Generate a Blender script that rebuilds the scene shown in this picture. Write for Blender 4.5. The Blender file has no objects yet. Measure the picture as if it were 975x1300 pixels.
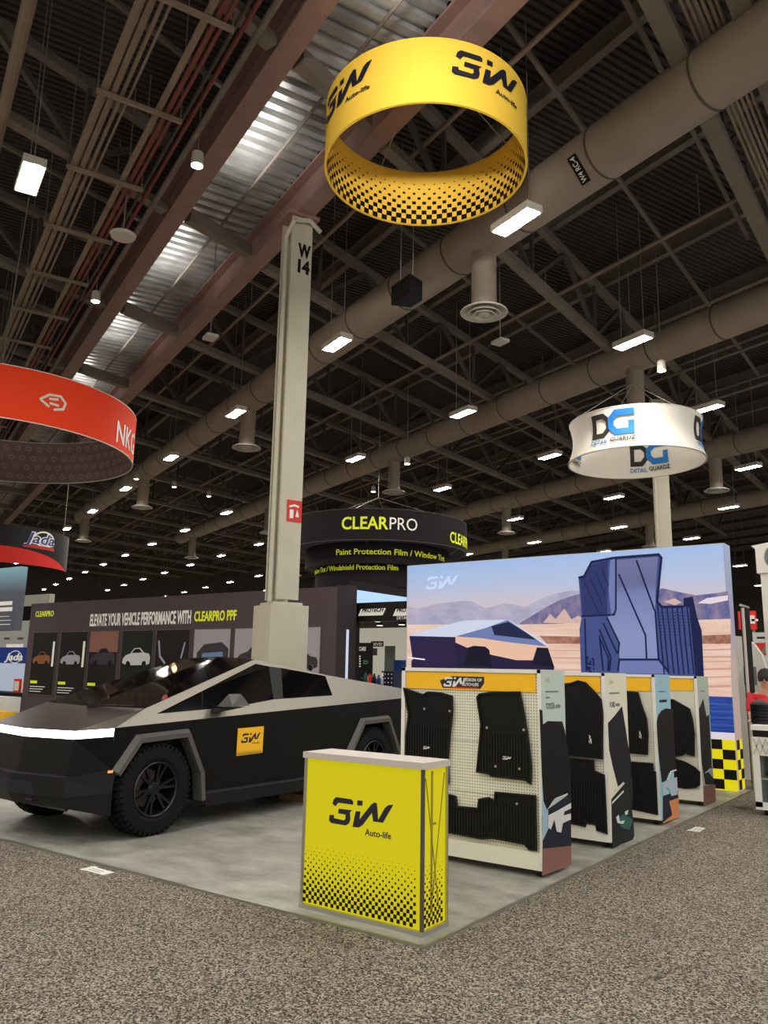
import bpy, bmesh, math, random
from mathutils import Vector as V, Matrix
from mathutils.geometry import tessellate_polygon
random.seed(7)
SC = bpy.context.scene
COL = SC.collection
PI = math.pi
Z = V((0, 0, 1))

# ---------------------------------------------------------------- camera
W, H, F = 975.0, 1300.0, 1022.0
pitch, roll, yaw = math.atan(201 / F), math.atan(.019), math.radians(36)
CAM = V((2.888, -4.472, 1.65))
fw0 = V((-math.sin(yaw), math.cos(yaw), 0)); rt0 = V((math.cos(yaw), math.sin(yaw), 0))
FWD = fw0 * math.cos(pitch) + Z * math.sin(pitch)
UP = -fw0 * math.sin(pitch) + Z * math.cos(pitch)
RT = rt0 * math.cos(roll) + UP * math.sin(roll)
UP = -rt0 * math.sin(roll) + UP * math.cos(roll)
cd = bpy.data.cameras.new('camera'); cam = bpy.data.objects.new('camera', cd); COL.objects.link(cam)
cd.sensor_fit = 'VERTICAL'; cd.sensor_height = 36; cd.sensor_width = 27; cd.lens = F / H * 36
cd.clip_start = .05; cd.clip_end = 400
cam.matrix_world = Matrix.Translation(CAM) @ Matrix((RT, UP, -FWD)).transposed().to_4x4()
SC.camera = cam
# measuring helpers: where the line of sight through a photo pixel meets a real plane of the place
def ray(x, y): return (FWD * F + RT * (x - W / 2) - UP * (y - H / 2)).normalized()
def atz(x, y, z): d = ray(x, y); return CAM + d * ((z - CAM.z) / d.z)
def aty(x, y, Y): d = ray(x, y); return CAM + d * ((Y - CAM.y) / d.y)
def atx(x, y, X): d = ray(x, y); return CAM + d * ((X - CAM.x) / d.x)
def proj(p):
    v = V(p) - CAM; z = v.dot(FWD); return (W / 2 + F * v.dot(RT) / z, H / 2 - F * v.dot(UP) / z, z)
def zat(py, x, y):
    lo, hi = -2, 30
    for _ in range(40):
        m = (lo + hi) / 2
        if proj((x, y, m))[1] > py: lo = m
        else: hi = m
    return m
def cyl_hit(px, py, cx, cy, R, far=False):
    d = ray(px, py); o = CAM
    a = d.x ** 2 + d.y ** 2; b = 2 * ((o.x - cx) * d.x + (o.y - cy) * d.y); c = (o.x - cx) ** 2 + (o.y - cy) ** 2 - R * R
    q = max(0, b * b - 4 * a * c) ** .5; t = (-b + (q if far else -q)) / (2 * a); p = o + d * t
    return math.atan2(p.y - cy, p.x - cx), p.z
# hall grid: A runs along ducts and lamp rows, B across
_a = ray(-160, 836); _a.z = 0; AX = _a.normalized(); BX = V((-AX.y, AX.x, 0)) * -1
def ab(a, b, z): return AX * a + BX * b + Z * z

# ---------------------------------------------------------------- materials
def lin(c):
    c = c / 255
    return c / 12.92 if c <= .04045 else ((c + .055) / 1.055) ** 2.4
def rgb(c): return (lin(c[0]), lin(c[1]), lin(c[2]), 1)
MATS = {}
def mat(name, col, rough=.6, metal=0, emit=0, ecol=None, noise=0, nscale=20, bump=0, spec=.5, coat=0):
    m = bpy.data.materials.new(name); m.use_nodes = True; MATS[name] = m
    nt = m.node_tree; b = nt.nodes['Principled BSDF']
    b.inputs['Base Color'].default_value = rgb(col); b.inputs['Roughness'].default_value = rough
    b.inputs['Metallic'].default_value = metal; b.inputs['Specular IOR Level'].default_value = spec
    b.inputs['Coat Weight'].default_value = coat
    if emit:
        b.inputs['Emission Color'].default_value = rgb(ecol or col); b.inputs['Emission Strength'].default_value = emit
    if noise or bump:
        tc = nt.nodes.new('ShaderNodeTexCoord'); n = nt.nodes.new('ShaderNodeTexNoise')
        n.inputs['Scale'].default_value = nscale; n.inputs['Detail'].default_value = 5
        nt.links.new(tc.outputs['Object'], n.inputs['Vector'])
        if noise:
            r = nt.nodes.new('ShaderNodeValToRGB'); c = rgb(col)
            r.color_ramp.elements[0].position = .3; r.color_ramp.elements[1].position = .7
            r.color_ramp.elements[0].color = tuple(x * (1 - noise) for x in c[:3]) + (1,)
            r.color_ramp.elements[1].color = tuple(min(1, x * (1 + noise)) for x in c[:3]) + (1,)
            nt.links.new(n.outputs['Fac'], r.inputs[0]); nt.links.new(r.outputs[0], b.inputs['Base Color'])
        if bump:
            bn = nt.nodes.new('ShaderNodeBump'); bn.inputs['Strength'].default_value = bump
            nt.links.new(n.outputs['Fac'], bn.inputs['Height']); nt.links.new(bn.outputs[0], b.inputs['Normal'])
    return m
def lit(name, col, s=.8):                      # backlit fabric, lit bands, and plain walls given an added glow
    m = mat(name, tuple(x * .55 for x in col), .75, 0, s, col, spec=.2); return m

def lit_noise(name, c1, c2, s, scale, stretch=(1, 1, 1)):
    m = lit(name, c1, s); nt = m.node_tree; b = nt.nodes['Principled BSDF']
    tc = nt.nodes.new('ShaderNodeTexCoord'); mp = nt.nodes.new('ShaderNodeMapping'); mp.inputs['Scale'].default_value = stretch
    n = nt.nodes.new('ShaderNodeTexNoise'); n.inputs['Scale'].default_value = scale; n.inputs['Detail'].default_value = 6; n.inputs['Roughness'].default_value = .65
    r = nt.nodes.new('ShaderNodeValToRGB'); r.color_ramp.elements[0].position = .35; r.color_ramp.elements[1].position = .65
    r.color_ramp.elements[0].color = rgb(c1); r.color_ramp.elements[1].color = rgb(c2)
    nt.links.new(tc.outputs['Object'], mp.inputs[0]); nt.links.new(mp.outputs[0], n.inputs['Vector']); nt.links.new(n.outputs['Fac'], r.inputs[0]); nt.links.new(r.outputs[0], b.inputs['Emission Color'])
    return m
def carpet_mat():
    m = mat('carpet', (128, 118, 104), .95, spec=.1); nt = m.node_tree; b = nt.nodes['Principled BSDF']
    tc = nt.nodes.new('ShaderNodeTexCoord')
    n = nt.nodes.new('ShaderNodeTexVoronoi'); n.inputs['Scale'].default_value = 105; sepc = nt.nodes.new('ShaderNodeSeparateColor')
    n2 = nt.nodes.new('ShaderNodeTexNoise'); n2.inputs['Scale'].default_value = 1.3; n2.inputs['Detail'].default_value = 3
    r = nt.nodes.new('ShaderNodeValToRGB')
    r.color_ramp.elements[0].position = .12; r.color_ramp.elements[0].color = rgb((58, 52, 45))
    r.color_ramp.elements[1].position = .92; r.color_ramp.elements[1].color = rgb((178, 167, 150))
    e = r.color_ramp.elements.new(.5); e.color = rgb((110, 102, 90))
    mx = nt.nodes.new('ShaderNodeMix'); mx.data_type = 'RGBA'; mx.blend_type = 'MULTIPLY'; mx.inputs[0].default_value = .3
    for x in (n, n2): nt.links.new(tc.outputs['Object'], x.inputs['Vector'])
    nt.links.new(n.outputs['Color'], sepc.inputs[0]); nt.links.new(sepc.outputs[0], r.inputs[0]); nt.links.new(r.outputs[0], mx.inputs[6]); nt.links.new(n2.outputs['Fac'], mx.inputs[7])
    nt.links.new(mx.outputs[2], b.inputs['Base Color'])
    bn = nt.nodes.new('ShaderNodeBump'); bn.inputs['Strength'].default_value = .08; bn.inputs['Distance'].default_value = .004
    nt.links.new(n.outputs['Distance'], bn.inputs['Height']); nt.links.new(bn.outputs[0], b.inputs['Normal'])
    return m
def vinyl_mat():
    m = mat('vinyl', (165, 163, 154), .42, spec=.4); nt = m.node_tree; b = nt.nodes['Principled BSDF']
    tc = nt.nodes.new('ShaderNodeTexCoord'); mp = nt.nodes.new('ShaderNodeMapping'); mp.inputs['Scale'].default_value = (1.2, 2.0, 1)
    n = nt.nodes.new('ShaderNodeTexNoise'); n.inputs['Scale'].default_value = 1.6; n.inputs['Detail'].default_value = 7; n.inputs['Roughness'].default_value = .65
    r = nt.nodes.new('ShaderNodeValToRGB')
    r.color_ramp.elements[0].position = .3; r.color_ramp.elements[0].color = rgb((112, 111, 103))
    r.color_ramp.elements[1].position = .7; r.color_ramp.elements[1].color = rgb((178, 176, 164))
    nt.links.new(tc.outputs['Object'], mp.inputs['Vector']); nt.links.new(mp.outputs[0], n.inputs['Vector'])
    nt.links.new(n.outputs['Fac'], r.inputs[0]); nt.links.new(r.outputs[0], b.inputs['Base Color'])
    r2 = nt.nodes.new('ShaderNodeMapRange'); r2.inputs[3].default_value = .3; r2.inputs[4].default_value = .55
    nt.links.new(n.outputs['Fac'], r2.inputs[0]); nt.links.new(r2.outputs[0], b.inputs['Roughness'])
    return m
def peg_mat():
    m = mat('pegboard', (222, 218, 200), .6); nt = m.node_tree; b = nt.nodes['Principled BSDF']
    tc = nt.nodes.new('ShaderNodeTexCoord'); sp = nt.nodes.new('ShaderNodeSeparateXYZ'); nt.links.new(tc.outputs['Object'], sp.inputs[0])
    def frac(o):
        d = nt.nodes.new('ShaderNodeMath'); d.operation = 'MULTIPLY'; d.inputs[1].default_value = 1 / .025; nt.links.new(o, d.inputs[0])
        f = nt.nodes.new('ShaderNodeMath'); f.operation = 'FRACT'; nt.links.new(d.outputs[0], f.inputs[0])
        s = nt.nodes.new('ShaderNodeMath'); s.operation = 'SUBTRACT'; s.inputs[1].default_value = .5; nt.links.new(f.outputs[0], s.inputs[0])
        p = nt.nodes.new('ShaderNodeMath'); p.operation = 'POWER'; p.inputs[1].default_value = 2; nt.links.new(s.outputs[0], p.inputs[0]); return p
    a, c = frac(sp.outputs['X']), frac(sp.outputs['Z'])
    ad = nt.nodes.new('ShaderNodeMath'); ad.operation = 'ADD'; nt.links.new(a.outputs[0], ad.inputs[0]); nt.links.new(c.outputs[0], ad.inputs[1])
    lt = nt.nodes.new('ShaderNodeMath'); lt.operation = 'LESS_THAN'; lt.inputs[1].default_value = .05; nt.links.new(ad.outputs[0], lt.inputs[0])
    mx = nt.nodes.new('ShaderNodeMix'); mx.data_type = 'RGBA'; mx.inputs[6].default_value = rgb((226, 222, 205)); mx.inputs[7].default_value = rgb((120, 114, 98))
    nt.links.new(lt.outputs[0], mx.inputs[0]); nt.links.new(mx.outputs[2], b.inputs['Base Color']); return m
def ramp_lit(name, stops, z0, z1, s):
    """printed vertical colour ramp on a backlit fabric"""
    m = mat(name, (90, 90, 100), .75, spec=.2); nt = m.node_tree; b = nt.nodes['Principled BSDF']
    tc = nt.nodes.new('ShaderNodeTexCoord'); sp = nt.nodes.new('ShaderNodeSeparateXYZ'); mr = nt.nodes.new('ShaderNodeMapRange')
    mr.inputs[1].default_value = z0; mr.inputs[2].default_value = z1
    r = nt.nodes.new('ShaderNodeValToRGB')
    while len(r.color_ramp.elements) < len(stops): r.color_ramp.elements.new(.5)
    for e, (p, c) in zip(r.color_ramp.elements, stops): e.position = p; e.color = rgb(c)
    nt.links.new(tc.outputs['Object'], sp.inputs[0]); nt.links.new(sp.outputs['Z'], mr.inputs[0]); nt.links.new(mr.outputs[0], r.inputs[0])
    nt.links.new(r.outputs[0], b.inputs['Emission Color']); b.inputs['Emission Strength'].default_value = s
    return m

M = MATS
carpet_mat(); vinyl_mat(); peg_mat()
mat('trim_metal', (190, 188, 180), .35, .9)
mat('deck_dark', (64, 57, 54), .75, 0, noise=.3, nscale=.4)
mat('deck_zinc', (196, 196, 194), .34, .55, noise=.3, nscale=1.6)
mat('beam_brown', (142, 112, 104), .6, noise=.12, nscale=3)
mat('steel_grey', (116, 106, 96), .6, noise=.15, nscale=2)
mat('steel_dark', (82, 73, 68), .65, noise=.2, nscale=2)
mat('pipe_pale', (136, 118, 102), .55, noise=.15, nscale=3)
mat('pipe_red', (118, 62, 52), .55)
mat('duct', (150, 136, 122), .55, noise=.1, nscale=1.5)
mat('duct_seam', (86, 78, 70), .6)
mat('diffuser', (196, 190, 178), .5)
mat('column', (186, 180, 160), .55, noise=.05, nscale=2)
mat('black', (10, 10, 11), .5, spec=.3)
mat('black_soft', (20, 19, 20), .85)
mat('ink', (24, 24, 40), .6)
mat('white', (228, 226, 220), .5)
mat('cream', (226, 222, 206), .5)
mat('grey_top', (196, 186, 176), .5)
mat('lamp_lens', (255, 250, 240), .5, 0, 235, (255, 249, 238))
mat('lamp_warm', (255, 230, 190), .5, 0, 40, (255, 214, 150))
mat('lamp_box', (190, 184, 170), .5)
lit('yellow_lit', (226, 212, 20), .62)
mat('yellow_fabric', (255, 210, 76), .8, emit=0, spec=.2)
mat('yellow_print', (250, 190, 20), .6)
mat('amber_in', (255, 206, 76), .8, spec=.2)
mat('orange', (246, 70, 34), .75, spec=.2)
mat('grey_lining', (112, 92, 88), .9, noise=.15, nscale=4)
mat('off_white', (236, 230, 218), .8, spec=.2)
mat('dg_blue', (30, 120, 200), .7); mat('dg_dark', (40, 34, 34), .7); mat('dg_light', (130, 165, 205), .7)
mat('clear_black', (34, 30, 33), .8, spec=.2)
mat('wall_plum', (88, 74, 80), .8, spec=.2)
mat('lime', (216, 224, 40), .7, emit=.25); mat('text_white', (240, 236, 228), .7, emit=.12)
mat('rubber_mat', (7, 7, 8), .6, bump=.1, nscale=60, spec=.25); mat('rubber_rib', (17, 17, 18), .5, spec=.3)
mat('satin_black', (9, 9, 10), .42, .1, spec=.22)
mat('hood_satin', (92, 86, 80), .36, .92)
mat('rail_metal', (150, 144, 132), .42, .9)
mat('mirror_grey', (74, 72, 68), .4, .5)
mat('fender', (88, 86, 82), .5, .2)
mat('plastic_dark', (13, 13, 15), .5, spec=.3)
mat('glass_black', (6, 6, 8), .05, spec=.8, coat=1)
mat('tyre', (9, 9, 9), .8, spec=.25); mat('rim', (15, 15, 16), .4, .4); mat('rim_edge', (74, 72, 70), .4, .9)
mat('headlight', (240, 240, 255), .4, 0, 6, (238, 236, 255))
mat('amber_lamp', (255, 150, 90), .4, 0, .8)
mat('red_sign', (200, 40, 30), .6); mat('red_print', (222, 34, 26), .7)
mat('cable', (150, 145, 138), .5, .6)
mat('jada_blue', (28, 60, 140), .6)

# ---------------------------------------------------------------- mesh builder
class MB:
    def __init__(s): s.v = []; s.f = []; s.mk = []
    def mark(s, m): s.mk.append((len(s.f), m)); return s       # faces added from here on use material m
    def add(s, vs, fs):
        o = len(s.v); s.v += [tuple(p) for p in vs]; s.f += [tuple(i + o for i in f) for f in fs]; return s
    def box(s, x0, x1, y0, y1, z0, z1):
        return s.add([(x0, y0, z0), (x1, y0, z0), (x1, y1, z0), (x0, y1, z0), (x0, y0, z1), (x1, y0, z1), (x1, y1, z1), (x0, y1, z1)],
                     [(0, 3, 2, 1), (4, 5, 6, 7), (0, 1, 5, 4), (1, 2, 6, 5), (2, 3, 7, 6), (3, 0, 4, 7)])
    def obox(s, c, x, y, z):
        c = V(c); P = [c + x * i + y * j + z * k for k in (-1, 1) for j in (-1, 1) for i in (-1, 1)]
        return s.add(P, [(0, 2, 3, 1), (4, 5, 7, 6), (0, 1, 5, 4), (1, 3, 7, 5), (3, 2, 6, 7), (2, 0, 4, 6)])
    def bar(s, p0, p1, w, h=None, up=Z):
        p0, p1 = V(p0), V(p1); d = p1 - p0; L = d.length; d = d / L
        u = up if abs(d.dot(up)) < .95 else V((1, 0, 0))
        x = d.cross(u).normalized(); y = x.cross(d).normalized(); h = h or w
        return s.obox((p0 + p1) / 2, x * w / 2, d * L / 2, y * h / 2)
    def ibeam(s, p0, p1, w, h, t):
        p0, p1 = V(p0), V(p1)
        s.bar(p0 + Z * (t / 2), p1 + Z * (t / 2), w, t); s.bar(p0 + Z * (h - t / 2), p1 + Z * (h - t / 2), w, t)
        return s.bar(p0 + Z * h / 2, p1 + Z * h / 2, t, h - 2 * t)
    def cyl(s, p0, p1, r0, r1=None, n=16, cap=True):
        p0, p1 = V(p0), V(p1); r1 = r0 if r1 is None else r1; d = (p1 - p0).normalized()
        u = Z if abs(d.z) < .9 else V((1, 0, 0)); x = d.cross(u).normalized(); y = d.cross(x)
        P = [p0 + (x * math.cos(2 * PI * i / n) + y * math.sin(2 * PI * i / n)) * r0 for i in range(n)] + \
            [p1 + (x * math.cos(2 * PI * i / n) + y * math.sin(2 * PI * i / n)) * r1 for i in range(n)]
        fs = [(i, (i + 1) % n, n + (i + 1) % n, n + i) for i in range(n)]
        if cap: fs += [tuple(range(n))[::-1], tuple(range(n, 2 * n))]
        return s.add(P, fs)
    def tube(s, pts, r, n=8):
        for a, b in zip(pts, pts[1:]): s.cyl(a, b, r, n=n)
        return s
    def prism(s, pts, fr, t0, t1):
        n = len(pts)
        tr = tessellate_polygon([[V((p[0], p[1], 0)) for p in pts]])
        vs = [fr(p[0], p[1], t0) for p in pts] + [fr(p[0], p[1], t1) for p in pts]
        fs = [tuple(t) for t in tr] + [tuple(i + n for i in t) for t in tr] + [(i, (i + 1) % n, n + (i + 1) % n, n + i) for i in range(n)]
        return s.add(vs, fs)
    def stroke(s, pts, w, fr, t0, t1, closed=False, seg=None):
        if seg:
            q = []
            for a, b in zip(pts, pts[1:]):
                k = max(1, math.ceil(math.hypot(b[0] - a[0], b[1] - a[1]) / seg)); q += [(a[0] + (b[0] - a[0]) * i / k, a[1] + (b[1] - a[1]) * i / k) for i in range(k)]
            pts = q + [pts[-1]]
        n = len(pts); P = [V((p[0], p[1])) for p in pts]; L, R_ = [], []
        for i in range(n):
            a = P[(i - 1) % n] if (closed or i > 0) else None; b = P[(i + 1) % n] if (closed or i < n - 1) else None
            d0 = (P[i] - a).normalized() if a else None; d1 = (b - P[i]).normalized() if b else None
            d0 = d0 or d1; d1 = d1 or d0
            n0 = V((-d0.y, d0.x)); n1 = V((-d1.y, d1.x)); m = (n0 + n1); m = m.normalized() if m.length > 1e-6 else n0
            k = w / 2 / max(.35, m.dot(n0)); L.append(P[i] + m * k); R_.append(P[i] - m * k)
        for i in range(n if closed else n - 1):
            j = (i + 1) % n; s.prism([L[i], L[j], R_[j], R_[i]], fr, t0, t1)
        return s
    def lathe(s, prof, fr, n=32, close=False):
        """prof: (radius, height); fr(x, y, h)"""
        m = len(prof); vs = []
        for i in range(n):
            c, q = math.cos(2 * PI * i / n), math.sin(2 * PI * i / n)
            vs += [fr(r * c, r * q, h) for r, h in prof]
        fs = []
        for i in range(n):
            j = (i + 1) % n
            for k in range(m if close else m - 1):
                l = (k + 1) % m; fs.append((i * m + k, j * m + k, j * m + l, i * m + l))
        return s.add(vs, fs)
    def hull(s, pts):
        bm = bmesh.new(); [bm.verts.new(p) for p in pts]; r = bmesh.ops.convex_hull(bm, input=bm.verts)
        bm.verts.index_update(); vs = [v.co[:] for v in bm.verts]; fs = [[v.index for v in f.verts] for f in bm.faces]; bm.free()
        return s.add(vs, fs)
    def text(s, string, fr, size, width=None, extrude=.002, bold=0, shear=0, align='LEFT', t=0):
        v, f, w = text_geo(string, bold, shear, extrude)
        k = size; kx = width / w if width else k
        off = 0 if align == 'LEFT' else -w * kx / 2
        return s.add([fr(p[0] * kx + off, p[1] * k, t + p[2]) for p in v], f)
    def build(s, name, m, parent=None, bevel=0, smooth=False, kind=None, label=None):
        me = bpy.data.meshes.new(name); bm = bmesh.new()
        vv = [bm.verts.new(p) for p in s.v]
        for k, f in enumerate(s.f):
            try: fc = bm.faces.new([vv[i] for i in f])
            except ValueError: continue
            for q, (st, _) in enumerate(s.mk):
                if k >= st: fc.material_index = q + 1
        if bevel:
            bmesh.ops.bevel(bm, geom=[e for e in bm.edges if len(e.link_faces) == 2 and e.calc_face_angle(0) > .5], offset=bevel, segments=2, affect='EDGES', profile=.7)
        bmesh.ops.recalc_face_normals(bm, faces=bm.faces)
        bm.to_mesh(me); bm.free()
        me.materials.append(M[m] if isinstance(m, str) else m)
        for _, mm in s.mk: me.materials.append(M[mm] if isinstance(mm, str) else mm)
        if smooth:
            for p in me.polygons: p.use_smooth = True
            me.set_sharp_from_angle(angle=math.radians(38)) if hasattr(me, 'set_sharp_from_angle') else None
        o = bpy.data.objects.new(name, me); COL.objects.link(o)
        if parent is not None: adopt(o, parent)
        if kind: o['kind'] = kind
        if label: o['label'] = label
        return o
_tc = {}
def text_geo(string, bold, shear, extrude):
    key = (string, bold, shear, extrude)
    if key not in _tc:
        c = bpy.data.curves.new('t', 'FONT'); c.body = string; c.size = 1.0; c.offset = bold; c.shear = shear; c.extrude = extrude / 2; c.resolution_u = 3
        o = bpy.data.objects.new('t', c); COL.objects.link(o)
        me = bpy.data.meshes.new_from_object(o.evaluated_get(bpy.context.evaluated_depsgraph_get()))
        v = [tuple(p.co) for p in me.vertices]; f = [tuple(p.vertices) for p in me.polygons]
        x0 = min(p[0] for p in v); x1 = max(p[0] for p in v); v = [(p[0] - x0, p[1] / .73, p[2] + extrude / 2) for p in v]   # cap height = 1
        bpy.data.objects.remove(o); bpy.data.meshes.remove(me); bpy.data.curves.remove(c)
        _tc[key] = (v, f, (x1 - x0))
    return _tc[key]
ORIG = {}
def adopt(o, parent):
    o.parent = parent
    base = ORIG.get(parent.name, V((0, 0, 0)))
    o.matrix_parent_inverse = Matrix.Translation(-base)
    ORIG[o.name] = V((0, 0, 0))
def tag(o, label, cat, group=None, kind=None):
    o['label'] = label; o['category'] = cat
    if group: o['group'] = group
    if kind: o['kind'] = kind
    return o
def thing(name, loc, label, cat, group=None):
    o = bpy.data.objects.new(name, None); COL.objects.link(o); o.location = V(loc); o.empty_display_size = .2
    ORIG[o.name] = V(loc); return tag(o, label, cat, group)
def copy_tree(o, loc):
    c = o.copy(); COL.objects.link(c); c.location = loc
    for ch in list(o.children):
        d = ch.copy(); COL.objects.link(d); d.parent = c
        for g in list(ch.children):
            e = g.copy(); COL.objects.link(e); e.parent = d
    return c
def pfr(O, u, v):
    O, u, v = V(O), V(u), V(v); n = u.cross(v)
    return lambda a, b, c: O + u * a + v * b + n * c
def yfr(Y, sgn=-1):  # facing -Y: (x, z) -> point, thickness grows towards the viewer
    return lambda a, b, c: V((a, Y + sgn * c, b))
def xfr(X): return lambda a, b, c: V((X + c, a, b))
def cfr(cx, cy, R, z0, th0, sgn=1, inner=False):
    def fr(a, b, c):
        r = R(b + z0) if callable(R) else R
        r = r - c if inner else r + c
        th = th0 + sgn * a / (r if not callable(R) else R(z0 + .5)); return V((cx + r * math.cos(th), cy + r * math.sin(th), z0 + b))
    return fr
XU, YU = V((1, 0, 0)), V((0, 1, 0))

# ---------------------------------------------------------------- the 3W mark, x 0..1 wide, about .33 high
def _n(l): return [((x - .232) / .546, (z - .597) / .546) for x, z in l]
LOGO = [_n(l) for l in (
    [(.258, .729), (.268, .758), (.29, .776), (.424, .775), (.441, .762), (.44, .741), (.308, .74), (.287, .714)],
    [(.317, .702), (.434, .704), (.415, .689), (.42, .644), (.409, .615), (.38, .599), (.251, .6), (.232, .616), (.236, .652), (.276, .655), (.275, .635), (.364, .63), (.377, .64), (.377, .669), (.311, .671)],
    [(.477, .774), (.522, .775), (.52, .742), (.475, .741)],
    [(.465, .702), (.506, .704), (.498, .651), (.593, .756), (.621, .775), (.643, .77), (.656, .667), (.71, .75), (.737, .77), (.778, .777), (.696, .654), (.615, .652), (.602, .706), (.526, .618), (.494, .599), (.44, .597)])]
def logo(mb, fr, x, z, w, t=0, th=.003, h=1):
    for pl in LOGO: mb.prism([(x + a * w, z + b * w * h) for a, b in pl], fr, t, t + th)
    return mb
def logo_full(mb, fr, x, z, w, t=0, th=.003, h=1):
    logo(mb, fr, x, z, w, t, th, h)
    f2 = lambda a, b, c: fr(x + w * .575 + a, z - w * .05 * h + b, c)
    return mb.text('Auto-life', f2, w * .058 * h, w * .40, th, .012, t=t)
def halftone(mb, fr, x0, x1, z0, p, rows, size, t, th=.002):
    for r in range(rows):
        k = size(r / max(1, rows - 1)) * p / 2
        if k < .002: continue
        x = x0 + (p / 2 if r % 2 == 0 else p)
        while x + p / 4 < x1 + 1e-6:
            zc = z0 + p / 4 + r * p / 2
            a, b = max(x0, x - k / 2 - p / 4), min(x1, x + k / 2 - p / 4)
            if b > a: mb.prism([(a, zc - k / 2), (b, zc - k / 2), (b, zc + k / 2), (a, zc + k / 2)], fr, t, t + th)
            x += p
    return mb
ORD = ['first', 'second', 'third', 'fourth', 'fifth', 'sixth', 'seventh', 'eighth', 'ninth', 'tenth', 'eleventh', 'twelfth', 'thirteenth', 'fourteenth', 'fifteenth', 'sixteenth']


# ================================================================ SETTING
MB().box(-75, 14, -14, 75, -.1, 0).build('floor', 'carpet', kind='structure')
MB().box(-9.5, 0, 0, 8.85, 0, .012).build('floor_booth', 'vinyl', kind='structure')
MB().box(-9.5, 0.02, -.02, 0, 0, .016).build('trim_1', 'trim_metal', kind='structure')
MB().box(0, .02, 0, 8.85, 0, .016).build('trim_2', 'trim_metal', kind='structure')
ZD = 12.0
A0, A1, B0, B1 = -14, 84, -16, 60
def deck(name, m, a0, a1, b0, b1, z, pitch, dep, kind=None):
    mb = MB(); n = int((a1 - a0) / pitch)
    prof = []
    for i in range(n):
        a = a0 + i * pitch
        prof += [(a, z), (a + pitch * .45, z), (a + pitch * .55, z + dep), (a + pitch * .95, z + dep)]
    vs = [ab(a, b, q) for a, q in prof for b in (b0, b1)]
    mb.add(vs, [(2 * i, 2 * i + 1, 2 * i + 3, 2 * i + 2) for i in range(len(prof) - 1)])
    return mb.build(name, m, kind=kind)
deck('ceiling', 'deck_dark', A0, A1, B0, B1, ZD, .15, .055, 'structure')
w = MB(); w.obox(ab((A0 + A1) / 2, B1, ZD / 2), AX * (A1 - A0) / 2, BX * .15, Z * ZD / 2); w.build('wall_back', 'steel_dark', kind='structure')
w = MB(); w.obox(ab(A1, (B0 + B1) / 2, ZD / 2), AX * .15, BX * (B1 - B0) / 2, Z * ZD / 2); w.build('wall_left', 'steel_dark', kind='structure')
w = MB(); w.obox(ab((A0 + A1) / 2, B0, ZD / 2), AX * (A1 - A0) / 2, BX * .15, Z * ZD / 2); w.build('wall_front', 'cream', kind='structure')

# ---- bright zinc deck strip between the two big beams
o = deck('zinc_deck_panel', 'deck_zinc', -8, 60, .96, 2.68, 10.72, .28, .1)
tag(o, 'shiny bare corrugated zinc deck strip between the two brown beams', 'roof deck')
# ---- two big brown beams along A
for b, lab in ((.80, 'long brown steel beam on the left edge of the shiny zinc deck'), (2.80, 'long brown steel beam carried by the tall W 14 column')):
    t = thing('roof_beam', ab(20, b, 9.95), lab, 'beam', 'big brown roof beams')
    MB().obox(ab(24, b, 9.98), AX * 34, BX * .17, Z * .03).build('bottom_flange', 'beam_brown', t)
    MB().obox(ab(24, b, 10.3), AX * 34, BX * .025, Z * .29).build('web', 'beam_brown', t)
    MB().obox(ab(24, b, 10.61), AX * 34, BX * .2, Z * .025).build('top_flange', 'beam_brown', t)
for k in range(10):
    X = .42 - 4.45 * k; ya = (1.05 - X * BX.x) / BX.y; yb = (2.55 - X * BX.x) / BX.y
    mb = MB(); mb.bar((X, ya, 10.12), (X, yb, 10.12), .2, .26)
    tag(mb.build('cross_brace', 'steel_grey'), 'short brace crossing under the shiny zinc deck between two brown beams', 'brace', 'braces across the zinc deck')
mb = MB(); mb.cyl(ab(-6, 1.9, 10.45), ab(50, 1.9, 10.45), .03, n=8); tag(mb.build('ceiling_pipe', 'steel_grey'), 'thin pipe running under the middle of the shiny zinc deck', 'pipe')
# ---- roof purlins along A
for i in range(-4, 17):
    b = 5.85 + 3.05 * i
    if i in (-1, -2): continue
    mb = MB(); mb.ibeam(ab(-10, b, 11.55), ab(80, b, 11.55), .16, .36, .03)
    tag(mb.build('roof_purlin', 'steel_grey'), 'grey steel purlin running parallel to the ducts under the dark roof deck', 'beam', 'roof purlins')
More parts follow.
